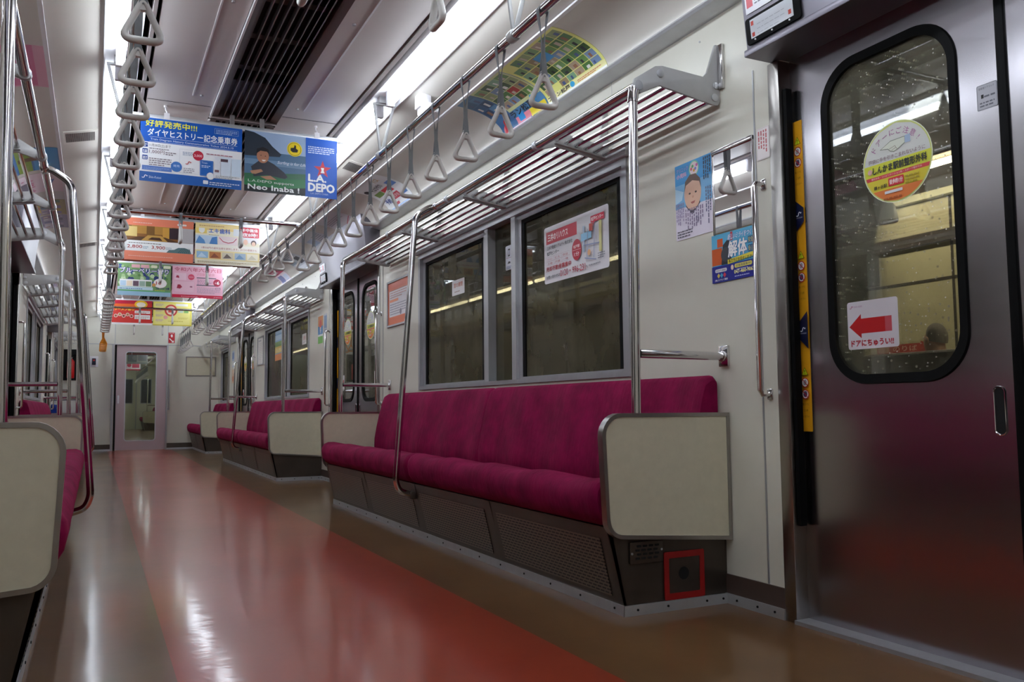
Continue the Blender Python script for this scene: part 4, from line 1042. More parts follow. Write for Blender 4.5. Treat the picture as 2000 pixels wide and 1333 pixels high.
p.rect(.0, 0, .18, .335, '3f6c9c'); photo_grid(p, .01, .17, .15, .14, 2, 3, ('35608c', '4a7cae', '2c4c74', '5f94c0')); p.rect(.17, .13, .33, .205, 'cfd49a'); photo_grid(p, .18, .15, .31, .17, 4, 4, GRN+('b0342c',)); p.text('ブラン松戸', .10, .085, .30, .045, '17171c', .0012); p.disc(.085, .085, .03, 'c8202e'); p.disc(.42, .125, .022, '38a4d8'); p.rect(.18, .03, .15, .05, 'e88a9c'); p.rect(.33, .02, .16, .06, 'f0d83a'); p.rect(.21, .04, .06, .055, '3a9ae0'); photo_grid(p, .34, .0, .16, .03, 3, 1, GRN); p.rect(.02, .0, .30, .028, 'd8c0d0'); p.disc(.06, .045, .035, 'c01c34')
p.done('cove_poster', 'curved poster with blue left part and bold black lettering, second in the right cove', 'poster', GC)
p = Print(.52, HC, f_cove(1, 5.95), 'eceef0', .0012, sub=42)
p.text('バス', .33, .28, .09, .035, 'c89a30', .0008); p.text('そよかぜの', .12, .235, .20, .035, '3c4450', .0008); p.rect(.05, .18, .14, .04, '7aa050'); p.rect(.20, .17, .16, .05, 'd8303a'); p.rect(.38, .20, .11, .05, '5a8ad0'); p.rect(.22, .10, .14, .055, 'c83a4a'); p.text('見学会', .235, .11, .11, .035, 'f6e0e2', .0006); p.rect(.39, .10, .10, .03, '6a94d4'); p.text('予約', .05, .09, .10, .05, '2a4a9c', .001); p.rect(.14, .045, .12, .028, 'd86a78'); p.rect(.03, .012, .46, .025, '8fb0e0'); p.disc(.06, .265, .035, '36383e', .018)
p.done('cove_poster', 'white curved poster with red and blue boxes in the right cove, beyond the sport photos', 'poster', GC)
p = Print(.53, HC, f_cove(1, 7.13), 'dcdde2', .0012, sub=42)
p.line([(.0, .07), (.53, .22)], .006, 'b8485a'); p.lines(.04, .23, .42, .06, 4, '9c9ca8'); p.lines(.05, .02, .3, .04, 3, 'a0a0ae'); p.disc(.30, .24, .016, '8a4a5a')
p.done('cove_poster', 'pale curved poster with a slanting red line above the middle right doorway', 'poster', GC)
p = Print(.53, HC, f_cove(1, 7.95), 'd6dae2', .0012, sub=42)
p.rect(.05, .10, .18, .16, 'b0c4e0'); p.rect(.26, .05, .22, .06, '8aa4cc'); p.lines(.27, .14, .22, .14, 8, '8a90a0'); p.rect(.0, .0, .53, .03, 'f2f4f8')
p.done('cove_poster', 'pale blue curved poster above the far half of the middle right doorway', 'poster', GC)
p = Print(.53, HC, f_cove(1, 9.05), 'c4cad2', .0012, sub=42)
p.rect(.0, .15, .2, .185, '8494a4'); p.rect(.3, .12, .16, .1, '3a3e4a'); p.rect(.05, .05, .42, .05, 'e8ecf2'); p.lines(.05, .25, .4, .05, 3, '707a88')
p.done('cove_poster', 'grey curved poster at the near end of the middle right bench', 'poster', GC)
p = Print(.50, HC, f_cove(1, 9.98), 'e6d6dc', .0012, sub=42)
p.rect(0, .17, .5, .08, 'd0446c'); p.rect(.05, .03, .2, .12, '7a84b8'); p.rect(.28, .04, .18, .10, 'c8d2e6'); p.text('募集', .12, .185, .2, .05, 'f6e2ea', .001); p.rect(0, .27, .5, .06, '9a7a8c')
p.done('cove_poster', 'curved poster with a pink band above the middle right bench', 'poster', GC)
p = Print(.50, HC, f_cove(1, 13.3), 'cfc9a2', .0012, sub=42)
p.rect(.05, .05, .2, .2, 'b8a860'); p.rect(.28, .1, .18, .15, 'e0dcc8')
p.done('cove_poster', 'sandy coloured curved poster farthest away in the right cove', 'poster', GC)
L = [(4.05, 'pink curved poster nearest in the left cove, cut by the picture corner', 'e0a8bc'), (5.62, 'curved poster of blue sea and green lawn photos in the left cove', '3a78b8'), (6.22, 'pale pink curved poster with a blue bird-like shape in the left cove', 'ead6de'),
     (7.0, 'curved poster of yellow and green product photos in the left cove', 'b8a860'), (7.55, 'lilac and grey curved poster in the left cove, behind rack bars', '9a94b0'), (11.3, 'purple-topped curved poster far down the left cove', '9c90ac')]
for k, (y, lab, c) in enumerate(L):
    p = Print(.515, HC, f_cove(-1, y), c, .0012, sub=42)
    if k == 0: p.rect(0, .2, .5, .1, 'd878a0'); p.text('キャンペーン', .06, .22, .36, .05, 'f6e8ee', .001); p.lines(.05, .05, .4, .12, 6, 'a86a84')
    elif k == 1: p.rect(.0, .22, .515, .11, '4aa0d8'); p.rect(0, .13, .515, .08, '8aa84a'); p.rect(.2, .14, .08, .1, '6a4a34'); p.rect(0, 0, .515, .11, '5a5a62'); photo_grid(p, .01, .01, .48, .09, 5, 2, ('4a4a52', '6a6a70', '7c6a5a'))
    elif k == 2:
        p.poly([(.15, .30), (.30, .28), (.38, .24), (.30, .25), (.22, .25)], '4a74c0')
        for i in range(30): p.disc(random.uniform(.1, .45), random.uniform(.05, .2), .012, random.choice(('d86a98', 'e88ab0', 'c85088')), n=8); p.k -= 1
        p.k += 1
    else: photo_grid(p, .01, .02, .49, .29, 5, 5, ('8a9a4a', 'c8b04a', '5a7a9a', '9a8ab0', 'b86a4a', '6a8a6a') if k == 3 else ('8a84a8', 'b0a8c0', '6a6a84', 'c0b8c4', '9a7a94'))
    p.done('cove_poster', lab, 'poster', GC)

# --- wall between the nearest bench and the nearest right doorway
p = Print(.225, .288, f_right(2.617, 1.302), 'e4dcea', .0012, .006)
p.rect(0, .12, .225, .168, '3f9cdc'); p.rect(0, .12, .225, .09, '7ab8e4'); p.poly([(0, .20), (.05, .18), (.04, .15), (0, .14)], 'b8dcf2'); p.text('クリニック', .01, .258, .07, .016, 'c8a8e0'); p.text('小児科', .01, .236, .06, .017, 'e8b0c8', .0006)
p.disc(.115, .255, .030, '7ec8a4'); p.disc(.115, .255, .025, 'f0dce0')
for k, c in enumerate(('e06a7a', '5ab46a', 'e0a83a', '6a7ad0', 'c85aa0')): p.disc(.10+.008*k, .255+.01*math.sin(k*2), .006, c); p.k -= 1
p.k += 1; p.poly([(.064, .12), (.10, .083), (.148, .12), (.14, .15), (.07, .15)], '3a3440'); p.disc(.105, .165, .050, 'e3b79c', .064, 32); p.poly([(.056, .175), (.062, .215), (.09, .236), (.125, .234), (.15, .21), (.155, .172), (.145, .200), (.105, .212), (.066, .20)], '6a5348')
p.disc(.088, .165, .006, '3a2620', .0035); p.disc(.124, .165, .006, '3a2620', .0035); p.poly([(.092, .132), (.120, .134), (.114, .125), (.10, .124)], 'b4605a'); p.disc(.107, .15, .006, 'd49c82', .005)
p.vlines(.17, .20, .045, .082, 4, '2a2a3c'); p.vlines(.06, .035, .11, .075, 9, '8a7a98'); p.vlines(.18, .04, .035, .13, 3, '6a6a8a'); p.vlines(.006, .05, .05, .09, 5, '9a8ab0'); p.lines(.01, .008, .09, .03, 3, '5a5464'); p.text('院長', .125, .045, .014, .03, '3a2a6a', vert=True)
p.done('wall_poster', 'blue poster with a baby face beside the mirror near the right door', 'poster')
t = thing('wall_mirror', 'framed mirror on the right wall reflecting the ceiling lamps', 'mirror', (1.272, 2.285, 1.285)); fm = f_right(2.392, 1.287, 1.2795)
mb = MB(); mb.prism([(0, 0), (.206, 0), (.206, .298), (0, .298)], fm, 0, .004); link('glass', mb, m_mirror, t, sharp=0)
mb = MB(); mb.box(1.270, 1.281, 2.182, 2.396, 1.573, 1.590); mb.box(1.272, 1.281, 2.389, 2.396, 1.282, 1.59); mb.box(1.272, 1.281, 2.182, 2.189, 1.282, 1.59); link('bezel', mb, m_chrome, t, bevel=.002)
p = Print(.226, .172, f_right(2.412, 1.111), '2a8cc8', .0012, .008)
p.rect(0, .06, .226, .112, '58b4dc'); p.rect(.0, .062, .055, .06, 'd8601c'); p.poly([(.05, .06), (.06, .13), (.09, .15), (.11, .11), (.10, .06)], '2c3038'); p.disc(.075, .095, .026, '3f444c'); p.rect(.03, .125, .03, .03, 'd85a24'); p.rect(.10, .14, .012, .03, 'c8303a')
p.text('新しいミライをつくる', .085, .143, .135, .020, 'e8f2fa', .0004, .25, ('3a7ac8', .0012)); p.text('解体', .088, .082, .095, .055, 'ffffff', .0016, .05, ('2a5aa8', .003))
for x in (.19,): p.rect(x, .115, .026, .024, '2a6a9c', .003); p.rect(x, .085, .026, .024, '2a6a9c', .003); p.text('安全', x+.002, .118, .022, .018, 'f2dc5a'); p.text('安心', x+.002, .088, .022, .018, 'f2dc5a')
p.poly([(.085, .058), (.226, .07), (.226, .085), (.085, .074)], 'e8dc4a'); p.text('私たちにお任せください!', .09, .062, .13, .013, '3a3a1c', .0003, .1)
p.rect(0, 0, .226, .058, '1e2390'); p.rect(.12, .040, .088, .014, 'e8dc6a', .006); p.text('従業員募集中!', .126, .0425, .076, .009, '2a2a5a'); p.disc(.108, .044, .007, 'f0d8c0', .009); p.text('047-460-9063', .118, .020, .10, .013, 'f4ec9a', .0006); p.lines(.12, .009, .098, .008, 1, 'c8d0f0'); p.lines(.13, .033, .08, .005, 1, 'c8d0f0')
p.rect(.018, .036, .062, .012, 'e8e8f0', .005); p.text('ひかり建設', .024, .0385, .05, .007, '3a3a6a')
for k, c in enumerate(('e0cc5a', '4ab0d8', 'e0405a')): p.poly([(.028+k*.016, .024), (.036+k*.016, .033), (.044+k*.016, .024), (.036+k*.016, .014)], c); p.k -= 1
p.k += 1; p.text('(株)コクセイ建設', .016, .004, .068, .008, 'e8e8f4', .0002)
p.done('wall_poster', 'blue demolition firm poster with big white characters below the mirror', 'poster')
p = Print(.060, .108, f_right(2.166, 1.493), 'e6dedd', .0012, .004)
p.frame(.002, .002, .056, .104, .0008, 'a89a9c'); p.vlines(.008, .015, .046, .083, 4, 'c05a60')
p.done('notice_plate', 'small white notice with red vertical lines above the near grab handle', 'notice')

# --- stickers on the nearest right door
def fy(u, v, d): return (1.3215-d, 2.047-u, .593+v)
p = Print(.042, 1.0, fy, 'd99a1c', .0008, .003, eps=.0001)
for y0 in (.936, .563, .19):
    p.poly([(.007, y0-.013), (.035, y0-.013), (.021, y0+.013)], '1c1a10'); p.poly([(.0095, y0-.0115), (.0325, y0-.0115), (.021, y0+.010)], 'c8d41e'); p.text('!', .0195, y0-.009, .003, .013, '1c1a10', .0003)
    for j, yy in enumerate((y0-.036, y0-.073)):
        p.disc(.021, yy, .0155, 'b02a24'); p.disc(.021, yy, .0125, 'e6e2e0')
        if j == 0:
            p.poly([(.015, yy-.008), (.014, yy+.002), (.017, yy+.008), (.025, yy+.009), (.028, yy+.002), (.025, yy-.008)], '9a96a0')
        else: p.disc(.021, yy-.001, .008, '4a2a5a'); p.poly([(.012, yy+.004), (.016, yy+.010), (.026, yy+.010), (.03, yy+.003), (.02, yy+.006)], '5a5a6a')
        p.line([(.012, yy+.009), (.030, yy-.009)], .0026, 'b02a24')
    for k, tx in enumerate(('開くドアに', 'ご注意', 'ください')): p.text(tx, .009+.004*(k == 1), y0-.108-.019*k, .026-.008*(k == 1), .007, '5a3c10')
p.poly([(0, .746), (.042, .712), (.042, .668), (0, .631)], '171c3c'); p.logo(.010, .688, .024, 'e8e8f0'); p.text('SHIN-KEISEI', .008, .680, .028, .004, 'c8c8d4')
p.poly([(.042, .38), (0, .342), (0, .298), (.042, .26)], '171c3c'); p.logo(.010, .316, .024, 'e8e8f0'); p.text('SHIN-KEISEI', .008, .308, .028, .004, 'c8c8d4')
p.done('warning_strip', 'tall yellow warning strip with navy bands on the edge of the near right door', 'sticker')
def fg(yl, z0): return lambda u, v, d: (1.3278-d, yl-u, z0+v)
def round_sticker(yl, z0, lab):
    R = .117; p = Print(2*R, 2*R, fg(yl, z0), 'e0e2d8', .0004, 0, eps=.00012)
    p.mb = MB(); p.mats = []; p.ix = {}; p.k = 0                  # round backing instead of a rectangle
    c = R
    chord = lambda y: math.sqrt(max(0, (R-.006)**2-(y-c)**2))
    def seg(y0, y1, col):
        pts = [(c+chord(y), y) for y in [y0+(y1-y0)*i/8 for i in range(9)]]; pts += [(c-chord(y), y) for y in [y1+(y0-y1)*i/8 for i in range(9)]]; p.poly(pts, col)
    p.disc(c, c, R, 'e6ead0', n=40); p.ring(c, c, R-.002, R-.009, 'c6cc74', 40); seg(.125, .2279, 'cfd0ca')
    seg(.088, .125, 'cdd02c'); seg(.078, .089, 'd03a3e'); seg(.043, .078, 'd8c62c'); seg(.0062, .044, 'e07a30')
    text_arc(p, 'ドアーにご注意!', c, c-.004, .092, PI*.80, PI*.20, .021, 'a0488c')
    p.poly([(.062, .163), (.10, .181), (.148, .182), (.148, .162), (.126, .151), (.110, .146), (.098, .150), (.090, .158)], '7a8070'); p.poly([(.066, .1637), (.10, .179), (.147, .180), (.147, .164), (.125, .153), (.110, .148), (.099, .152), (.091, .160)], 'd2d6c6'); p.poly([(.148, .183), (.166, .184), (.166, .161), (.148, .162)], '9fb2cc'); p.line([(.095, .158), (.115, .163), (.118, .157)], .0012, '8a7a6a'); p.line([(.103, .152), (.118, .157), (.122, .152)], .0012, '8a7a6a')
    p.text('戸袋に手を引きこまれないように', .022, .128, .19, .013, '7a4a5c'); p.text('しんかま駅前整形外科', .036, .096, .18, .022, '1e2410', .0008); p.disc(.026, .106, .008, 'e0b0a0'); p.text('整形外科・リハビリテーション科・スポーツ整形外科', .03, .0805, .17, .006, 'f2d8d0')
    p.rect(.088, .050, .052, .024, 'd0202a', .003); p.text('徒歩約1分', .092, .055, .044, .014, 'f6e4e0', .0004); p.text('鎌ヶ谷駅', .038, .050, .045, .011, '3a3410', .0003); p.lines(.145, .046, .045, .028, 3, 'b09a2a'); p.rect(.075, .030, .06, .008, 'd8d8d8'); p.lines(.07, .014, .08, .010, 1, 'b05a20')
    p.done('round_door_sticker', lab, 'sticker')
round_sticker(1.775, 1.247, 'round yellow and orange clinic sticker on the window of the near right door')
p = Print(.180, .142, fg(1.856, .839), 'cdc6cc', .0004, .008, eps=.00012)
p.poly([(.006, .068), (.05, .104), (.05, .090), (.150, .090), (.150, .046), (.05, .046), (.05, .032)], 'b81c20'); p.poly([(.135, .090), (.158, .090), (.158, .046), (.135, .046)], 'c0505a'); p.text('ドアにちゅうい!!', .012, .008, .150, .019, 'b81c2c', .0008); p.logo(.010, .122, .014, 'a8406a'); p.text('SHIN-KEISEI', .026, .124, .03, .005, 'a8709a')
p.done('door_sticker', 'square white sticker with a red left arrow low in the near right door window', 'sticker')
p = Print(.056, .066, lambda u, v, d: (1.3215-d, 1.402-u, 1.424+v), 'b9bac2', .0006, .005, eps=.0001)
p.frame(.001, .001, .054, .064, .0008, '4a4a52'); p.text('非常用ドアコック', .006, .053, .042, .006, '3a3a44'); p.rect(.012, .030, .007, .010, '14141a'); p.lines(.02, .031, .03, .01, 1, '6a6a74'); p.lines(.008, .008, .04, .016, 2, '6a6a74')
p.done('door_label', 'tiny grey label plate beside the near right door window', 'label')
# same stickers, smaller in view, on the middle and far right doors
for k, yc in ((1, YD[1]), (2, YD[2])):
    for s, w_ in ((1, 'far'), (-1, 'near')):
        c = yc+s*.357; round_sticker(c+.117, 1.247, 'round yellow and orange sticker on the %s leaf of the %s right door' % (w_, ('', 'middle', 'far')[k]))
        p = Print(.17, .13, fg(c+.19*s+.085, .85), 'd2ccd0', .0004, .008); p.poly([(.01, .065), (.05, .10), (.05, .088), (.15, .088), (.15, .045), (.05, .045), (.05, .03)], 'b81c20')
        p.done('door_sticker', 'white sticker with red arrow low on the %s leaf of the %s right door' % (w_, ('', 'middle', 'far')[k]), 'sticker')
    for s, w_ in ((1, 'far'), (-1, 'near')):
        ye = yc+s*(HW-.03)+.02; p = Print(.042, 1.0, lambda u, v, d, ye=ye: (1.3215-d, ye-u, .593+v), 'd99a1c', .0008); p.rect(0, .65, .042, .1, '171c3c'); p.rect(0, .27, .042, .1, '171c3c'); p.done('warning_strip', 'yellow warning strip on the %s edge of the %s right door' % (w_, ('', 'middle', 'far')[k]), 'sticker')

# --- route signs on the door headers
for k, yc in enumerate(YD[:2]):
    yl = yc+.745
    def fh(u, v, d, yl=yl): return (1.1755-.098*v-d, yl-u, 1.835+v)
    t = thing('header_sign', 'paper notice holder on the header of the %s right doorway' % ('nearest', 'middle')[k], 'sign', (1.165, yl-.11, 1.84))
    mb = MB(); mb.prism(rrect(0, .235, .0, .085, .010), fh, 0, .006); link('backing', mb, m_dark, t, bevel=.001)
    mb = MB()
    for u in (.04, .115, .19): mb.cyl(fh(u, .009, .006), fh(u, .009, .009), .003, 6)
    link('rivet', mb, m_white, t)
    p = Print(.185, .060, lambda u, v, d: fh(u+.022, v+.016, d+.006), 'cfd2d8', .0006); p.rect(.004, .040, .012, .014, 'c04030'); p.rect(.006, .004, .012, .013, 'c04030'); p.rect(.165, .010, .012, .014, 'c04030'); p.lines(.03, .006, .12, .044, 3, 'a0a4ac', .12); p.done('route_slip', '', '', parent=t)
    p = Print(.20, .075, lambda u, v, d: fh(u+.006, v+.100, d+.002), 'e6e6ec', .0008); p.rect(.006, .018, .028, .045, 'd86a74'); p.rect(.11, .018, .030, .045, 'd86a74'); p.text('非常用', .042, .048, .04, .016, '4a4a54'); p.lines(.042, .02, .06, .02, 2, '80808c'); p.lines(.146, .02, .045, .04, 3, '80808c'); p.done('upper_notice', '', '', parent=t)

# --- window stickers of the nearest right window
p = Print(.598, .282, lambda u, v, d: (1.3027-d, 3.728-u, 1.285+v), 'd9d6da', .0005, .014, eps=.00015)
p.rect(.022, .195, .30, .062, 'c01c34'); p.text('三井のリハウス', .038, .208, .20, .036, 'f6e8ea', .0008); p.text('三井不動産リアルティ株式会社', .03, .166, .25, .018, '3a3a44', .0003); p.text('松戸センター', .03, .138, .12, .019, '3a3a44', .0005)
for i in range(3):
    for j in range(2): p.frame(.025+i*.078, .088+j*.022, .076, .021, .0008, 'b89aa0'); p.text(('土地', '戸建', '一棟', 'マンション', 'ビル', '収益')[i+3*j], .035+i*.078, .092+j*.022, .05, .011, 'b0404a')
p.text('売却不動産募集中', .025, .058, .245, .024, 'b02434', .0005); p.text('お問い合わせは', .025, .022, .135, .016, '3a3a44', .0003); p.text('0120・996-231', .165, .018, .235, .030, 'a8283a', .0005); p.text('へ', .405, .022, .018, .014, '3a3a44'); p.lines(.43, .030, .14, .009, 1, '8a8a92')
p.disc(.325, .122, .043, 'b81c34', .050); p.rect(.288, .121, .074, .0015, 'f2d8dc'); p.text('松戸駅', .297, .130, .056, .015, 'f6e0e4', .0003); p.text('1分', .302, .092, .046, .020, 'f6e0e4', .0004)
p.rect(.455, .222, .115, .030, 'd02a44'); p.text('松戸センター', .461, .228, .10, .018, 'f8e8ea', .0005); p.poly([(.478, .222), (.490, .222), (.470, .20)], 'd02a44'); p.rect(.525, .08, .022, .14, 'd8d08a'); p.rect(.385, .10, .015, .12, 'a8b8cc'); p.poly([(.37, .15), (.46, .155), (.46, .19), (.37, .185)], '90c8e8'); p.rect(.442, .185, .030, .035, 'c84a3a')
for q in (((.40, .07), (.50, .05)), ((.42, .07), (.43, .20)), ((.48, .06), (.49, .21)), ((.39, .13), (.53, .12))): p.line(q, .005, '8a94b8')
p.disc(.44, .09, .014, 'e0a870'); p.lines(.515, .05, .06, .03, 3, '7a7a84')
p.done('window_sticker', 'large white estate agent sticker with red heading on the nearest right window', 'sticker')
p = Print(.20, .095, lambda u, v, d: (1.3027-d, 4.96-u, 1.375+v), 'd6d2d2', .0005, .006); p.text('窓の開閉', .03, .048, .14, .028, 'b8583a', .0008); p.lines(.04, .018, .12, .014, 1, '9a7a70')
p.done('window_sticker', 'small white sticker with orange characters on the far pane of the nearest right window', 'sticker')
p = Print(.085, .135, lambda u, v, d: (1.3257-d, 4.225-u, 1.43+v), 'd8dce6', .0005, .008); p.rect(.03, .075, .026, .042, '14161e', .004); p.rect(.034, .083, .018, .026, 'd0d8e8'); p.rect(.01, .065, .065, .003, 'b87a9a'); p.poly([(.025, .035), (.035, .047), (.058, .045), (.062, .034)], '2a2e3a'); p.lines(.012, .008, .06, .016, 2, '5a6ab0')
p.done('window_sticker', 'narrow white phone manners sticker on the slim middle pane of the nearest right window', 'sticker')
p = Print(.45, .42, lambda u, v, d: (1.3027-d, 10.85-u, 1.275+v), '7ab0d8', .0005, .01); p.rect(0, .25, .45, .06, 'b8d4ea'); p.rect(0, .33, .45, .05, 'a8c8e4'); p.rect(0, .17, .45, .06, '6a9a4a'); p.rect(0, .09, .45, .08, 'd8b84a'); p.rect(0, 0, .45, .08, 'd07a3a'); p.text('くらしを守る', .05, .10, .35, .05, 'f6f2e0', .001)
p.done('window_sticker', 'sky blue and orange advert on the far pane of the middle right window', 'sticker')
p = Print(.20, .115, lambda u, v, d: (1.3027-d, 9.30-u, 1.37+v), 'd8d2d0', .0005, .006); p.text('注意', .04, .05, .12, .04, 'b86a5a', .001); p.lines(.03, .015, .14, .02, 2, '9a8a88')
p.done('window_sticker', 'small white note on the near pane of the middle right window', 'sticker')

# --- framed adverts beside the doorways on the right wall
def framed(yl, z0, w_, h_, lab, paint, base):
    t = thing('framed_poster', lab, 'framed poster', (1.27, yl-w_/2, z0)); f = f_right(yl, z0, 1.2795)
    o_ = [(0, 0), (w_, 0), (w_, h_), (0, h_)]; i_ = [(.014, .014), (w_-.014, .014), (w_-.014, h_-.014), (.014, h_-.014)]; P = lambda L, d: [f(a, b, d) for a, b in L]
    mb = MB(); mb.strip(P(o_, 0), P(o_, .012)); mb.strip(P(o_, .012), P(i_, .010)); mb.strip(P(i_, .010), P(i_, .0)); link('frame', mb, m_alu2, t, sharp=30)
    p = Print(w_-.026, h_-.026, lambda u, v, d: f(u+.013, v+.013, d+.002), base, .001); paint(p); p.done('sheet', '', '', parent=t)
def paint1(p):
    W_, H_ = p.W, p.H; p.rect(0, 0, W_, .045, 'd8704a'); p.rect(0, H_-.05, W_, .05, 'd0603c'); p.rect(.03, .06, W_-.06, H_-.125, 'd8d4d8'); p.lines(.05, .20, W_-.1, .07, 4, 'b07a6a'); p.lines(.05, .075, W_-.1, .09, 5, '8a8a98'); p.disc(W_*.62, .085, .022, '7a7484'); p.rect(.04, .17, .2, .02, 'e08a60')
framed(6.20, 1.283, .50, .345, 'framed orange and white poster between the nearest right bench and middle doorway', paint1, 'd8704a')
def paint2(p): p.lines(.04, .06, p.W-.08, p.H-.12, 10, 'b4b0ac', .3); p.rect(.04, p.H-.05, p.W*.5, .02, '9a98a0')
framed(11.96, 1.27, .44, .38, 'framed pale notice at the far end of the middle right bench', paint2, 'd6d2cc')
p = Print(.20, .27, f_right(8.46, 1.32), 'e0e6e2', .0012, .006); p.rect(0, .17, .2, .1, 'd88a3a'); p.rect(0, .09, .2, .08, '3a8ac8'); p.rect(0, 0, .2, .07, '6ab04a'); p.disc(.1, .19, .045, 'd8403a'); p.text('祭', .07, .10, .06, .06, 'f6f2e6', .001); p.done('wall_poster', 'narrow green, blue and orange poster beyond the middle right doorway', 'poster')
p = Print(.12, .34, f_right(8.22, 1.255), 'c6ccd2', .0012, .004); p.rect(.01, .2, .1, .12, '7a94b8'); p.rect(.01, .04, .1, .06, '9ab06a'); p.vlines(.015, .11, .09, .08, 5, '8a6a7a'); p.done('wall_poster', 'slim grey poster between the handrail and the middle right doorway', 'poster')
p = Print(.22, .26, f_right(14.40, 1.36), 'b8c8dc', .0012); p.rect(0, .13, .22, .1, '6a8ac0'); p.rect(.02, .02, .18, .08, 'e8e4e0'); p.done('wall_poster', 'blue-white poster beyond the far right doorway', 'poster')
p = Print(.22, .22, f_right(14.40, 1.10), 'e0c0a0', .0012); p.rect(.02, .03, .18, .08, 'd88a5a'); p.done('wall_poster', 'small orange poster beyond the far right doorway, below the blue one', 'poster')

# --- end wall
p = Print(.106, .185, f_hang(.425, Y1-.002, 1.852), 'c01822', .0012); p.poly([(.053, .10), (.038, .125), (.046, .155), (.056, .14), (.062, .16), (.072, .13), (.066, .105)], 'f4ecec'); p.poly([(.012, .075), (.025, .085), (.075, .035), (.088, .048), (.09, .010), (.052, .012), (.064, .024)], 'f4ecec'); p.text('消火器', .012, .165, .08, .015, 'f4ecec')
p.done('extinguisher_sign', 'small red extinguisher sign with white arrow above the gangway door', 'sign')
t = thing('framed_poster', 'empty pale grey poster frame on the end wall, right of the gangway door', 'framed poster', (.97, Y1-.008, 1.275)); f = f_hang(.72, Y1, 1.275); P = lambda L, d: [f(a, b, d) for a, b in L]
o_ = [(0, 0), (.505, 0), (.505, .345), (0, .345)]; i_ = [(.014, .014), (.491, .014), (.491, .331), (.014, .331)]
mb = MB(); mb.strip(P(o_, 0), P(o_, .012)); mb.strip(P(o_, .012), P(i_, .012)); mb.strip(P(i_, .012), P(i_, 0)); link('frame', mb, m_slat, t, sharp=30)
mb = MB(); mb.prism(i_, f, .001, .003); link('sheet', mb, m_board, t)
t = thing('intercom', 'small dark emergency intercom on the end wall, left of the gangway door', 'intercom', (-.735, Y1-.02, 1.42))
mb = MB(); mb.box(-.80, -.67, Y1-.008, Y1, 1.42, 1.60); link('plate', mb, m_white, t, bevel=.002)
mb = MB(); mb.box(-.765, -.705, Y1-.04, Y1-.008, 1.455, 1.565); link('unit', mb, mat('intercom_navy', '1a1a34', .4), t, bevel=.006)
mb = MB(); mb.cyl((-.735, Y1-.04, 1.53), (-.735, Y1-.044, 1.53), .014, 12); link('button', mb, m_red, t)
t = thing('fire_extinguisher', 'red fire extinguisher with black hose in a dark niche on the far left end wall', 'fire extinguisher', (-1.06, Y1-.06, 1.22))
mb = MB(); mb.box(-1.19, -.94, Y1-.012, Y1-.002, 1.19, 1.71); link('niche_back', mb, m_void, t)
mb = MB(); mb.tube([(-1.08, Y1-.075, 1.225), (-1.08, Y1-.075, 1.235), (-1.08, Y1-.075, 1.50), (-1.08, Y1-.075, 1.54), (-1.08, Y1-.075, 1.555)], [.050, .056, .056, .03, .018], 16); link('cylinder', mb, m_red, t)
mb = MB(); mb.tube([(-1.08, Y1-.08, 1.57), (-1.02, Y1-.08, 1.62), (-.975, Y1-.08, 1.58), (-.965, Y1-.08, 1.45), (-.985, Y1-.08, 1.30)], .012, 8); link('hose', mb, m_dark, t)
mb = MB(); mb.box(-1.10, -1.06, Y1-.10, Y1-.05, 1.55, 1.575); mb.box(-1.13, -1.05, Y1-.085, Y1-.065, 1.575, 1.59); link('valve', mb, m_alu2, t)
# ================================================================ NEXT CAR, seen through the end door
m_wall2 = mat('next_car_cream', 'd2ceb8', .35, 0, .03, 3)
YN0, YN1 = 16.62, 34.0
mb = MB(); mb.box(-1.36, 1.36, YN0, YN1, -.05, -.002); o = link('floor_next_car', mb, mat('next_car_floor', '7a5a44', .25, 0, .08), loc=(0, 25, 0)); o['kind'] = 'structure'
mb = MB(); mb.box(-1.36, 1.36, YN0, YN1, 2.30, 2.35); o = link('ceiling_next_car', mb, m_wall2); o['kind'] = 'structure'
mb = MB(); mb.box(1.28, 1.36, YN0, YN1, 0, 2.3); o = link('wall_next_right', mb, m_wall2); o['kind'] = 'structure'
mb = MB(); mb.box(-1.36, -1.28, YN0, YN1, 0, 2.3); o = link('wall_next_left', mb, m_wall2); o['kind'] = 'structure'
mb = MB(); mb.box(-1.36, 1.36, YN1, YN1+.1, 0, 2.3); mb.box(-1.36, 1.36, YN1-.012, YN1, 0, .14); o = link('wall_next_end', mb, m_wall2); o['kind'] = 'structure'
mb = MB(); mb.box(-1.36, -.42, YN0, YN0+.05, 0, 2.4); mb.box(.41, 1.36, YN0, YN0+.05, 0, 2.4); mb.box(-.42, .41, YN0, YN0+.05, 1.81, 2.4); mb.box(-.50, -.44, Y1+.1, YN0, 0, 2.0); mb.box(.44, .50, Y1+.1, YN0, 0, 2.0); mb.box(-.5, .5, Y1+.1, YN0, 1.95, 2.0)
o = link('wall_gangway', mb, m_kick); o['kind'] = 'structure'
for i, (x0, x1) in enumerate(((.10, .50), (.80, 1.12))):
    r = thing('window_%d' % (7+i), None, None, ((x0+x1)/2, YN1, .95), kind='structure')
    mb = MB(); mb.box(x0, x1, YN1-.02, YN1-.012, .95, 1.80); link('pane', mb, mat('night_pane', '2a2e3a', .1), r)
    mb = MB(); mb.box(x0-.03, x1+.03, YN1-.016, YN1-.010, .92, 1.83); link('frame', mb, m_alu2, r)
mb = MB(); mb.box(.62, .65, YN1-.03, YN1-.01, 0, 1.85); o = link('trim_6', mb, m_alu2); o['kind'] = 'structure'
t = thing('bench', 'magenta seat at the far end of the next car, seen through the gangway door', 'bench seat', (1.05, 32.9, 0), 'benches along the car walls')
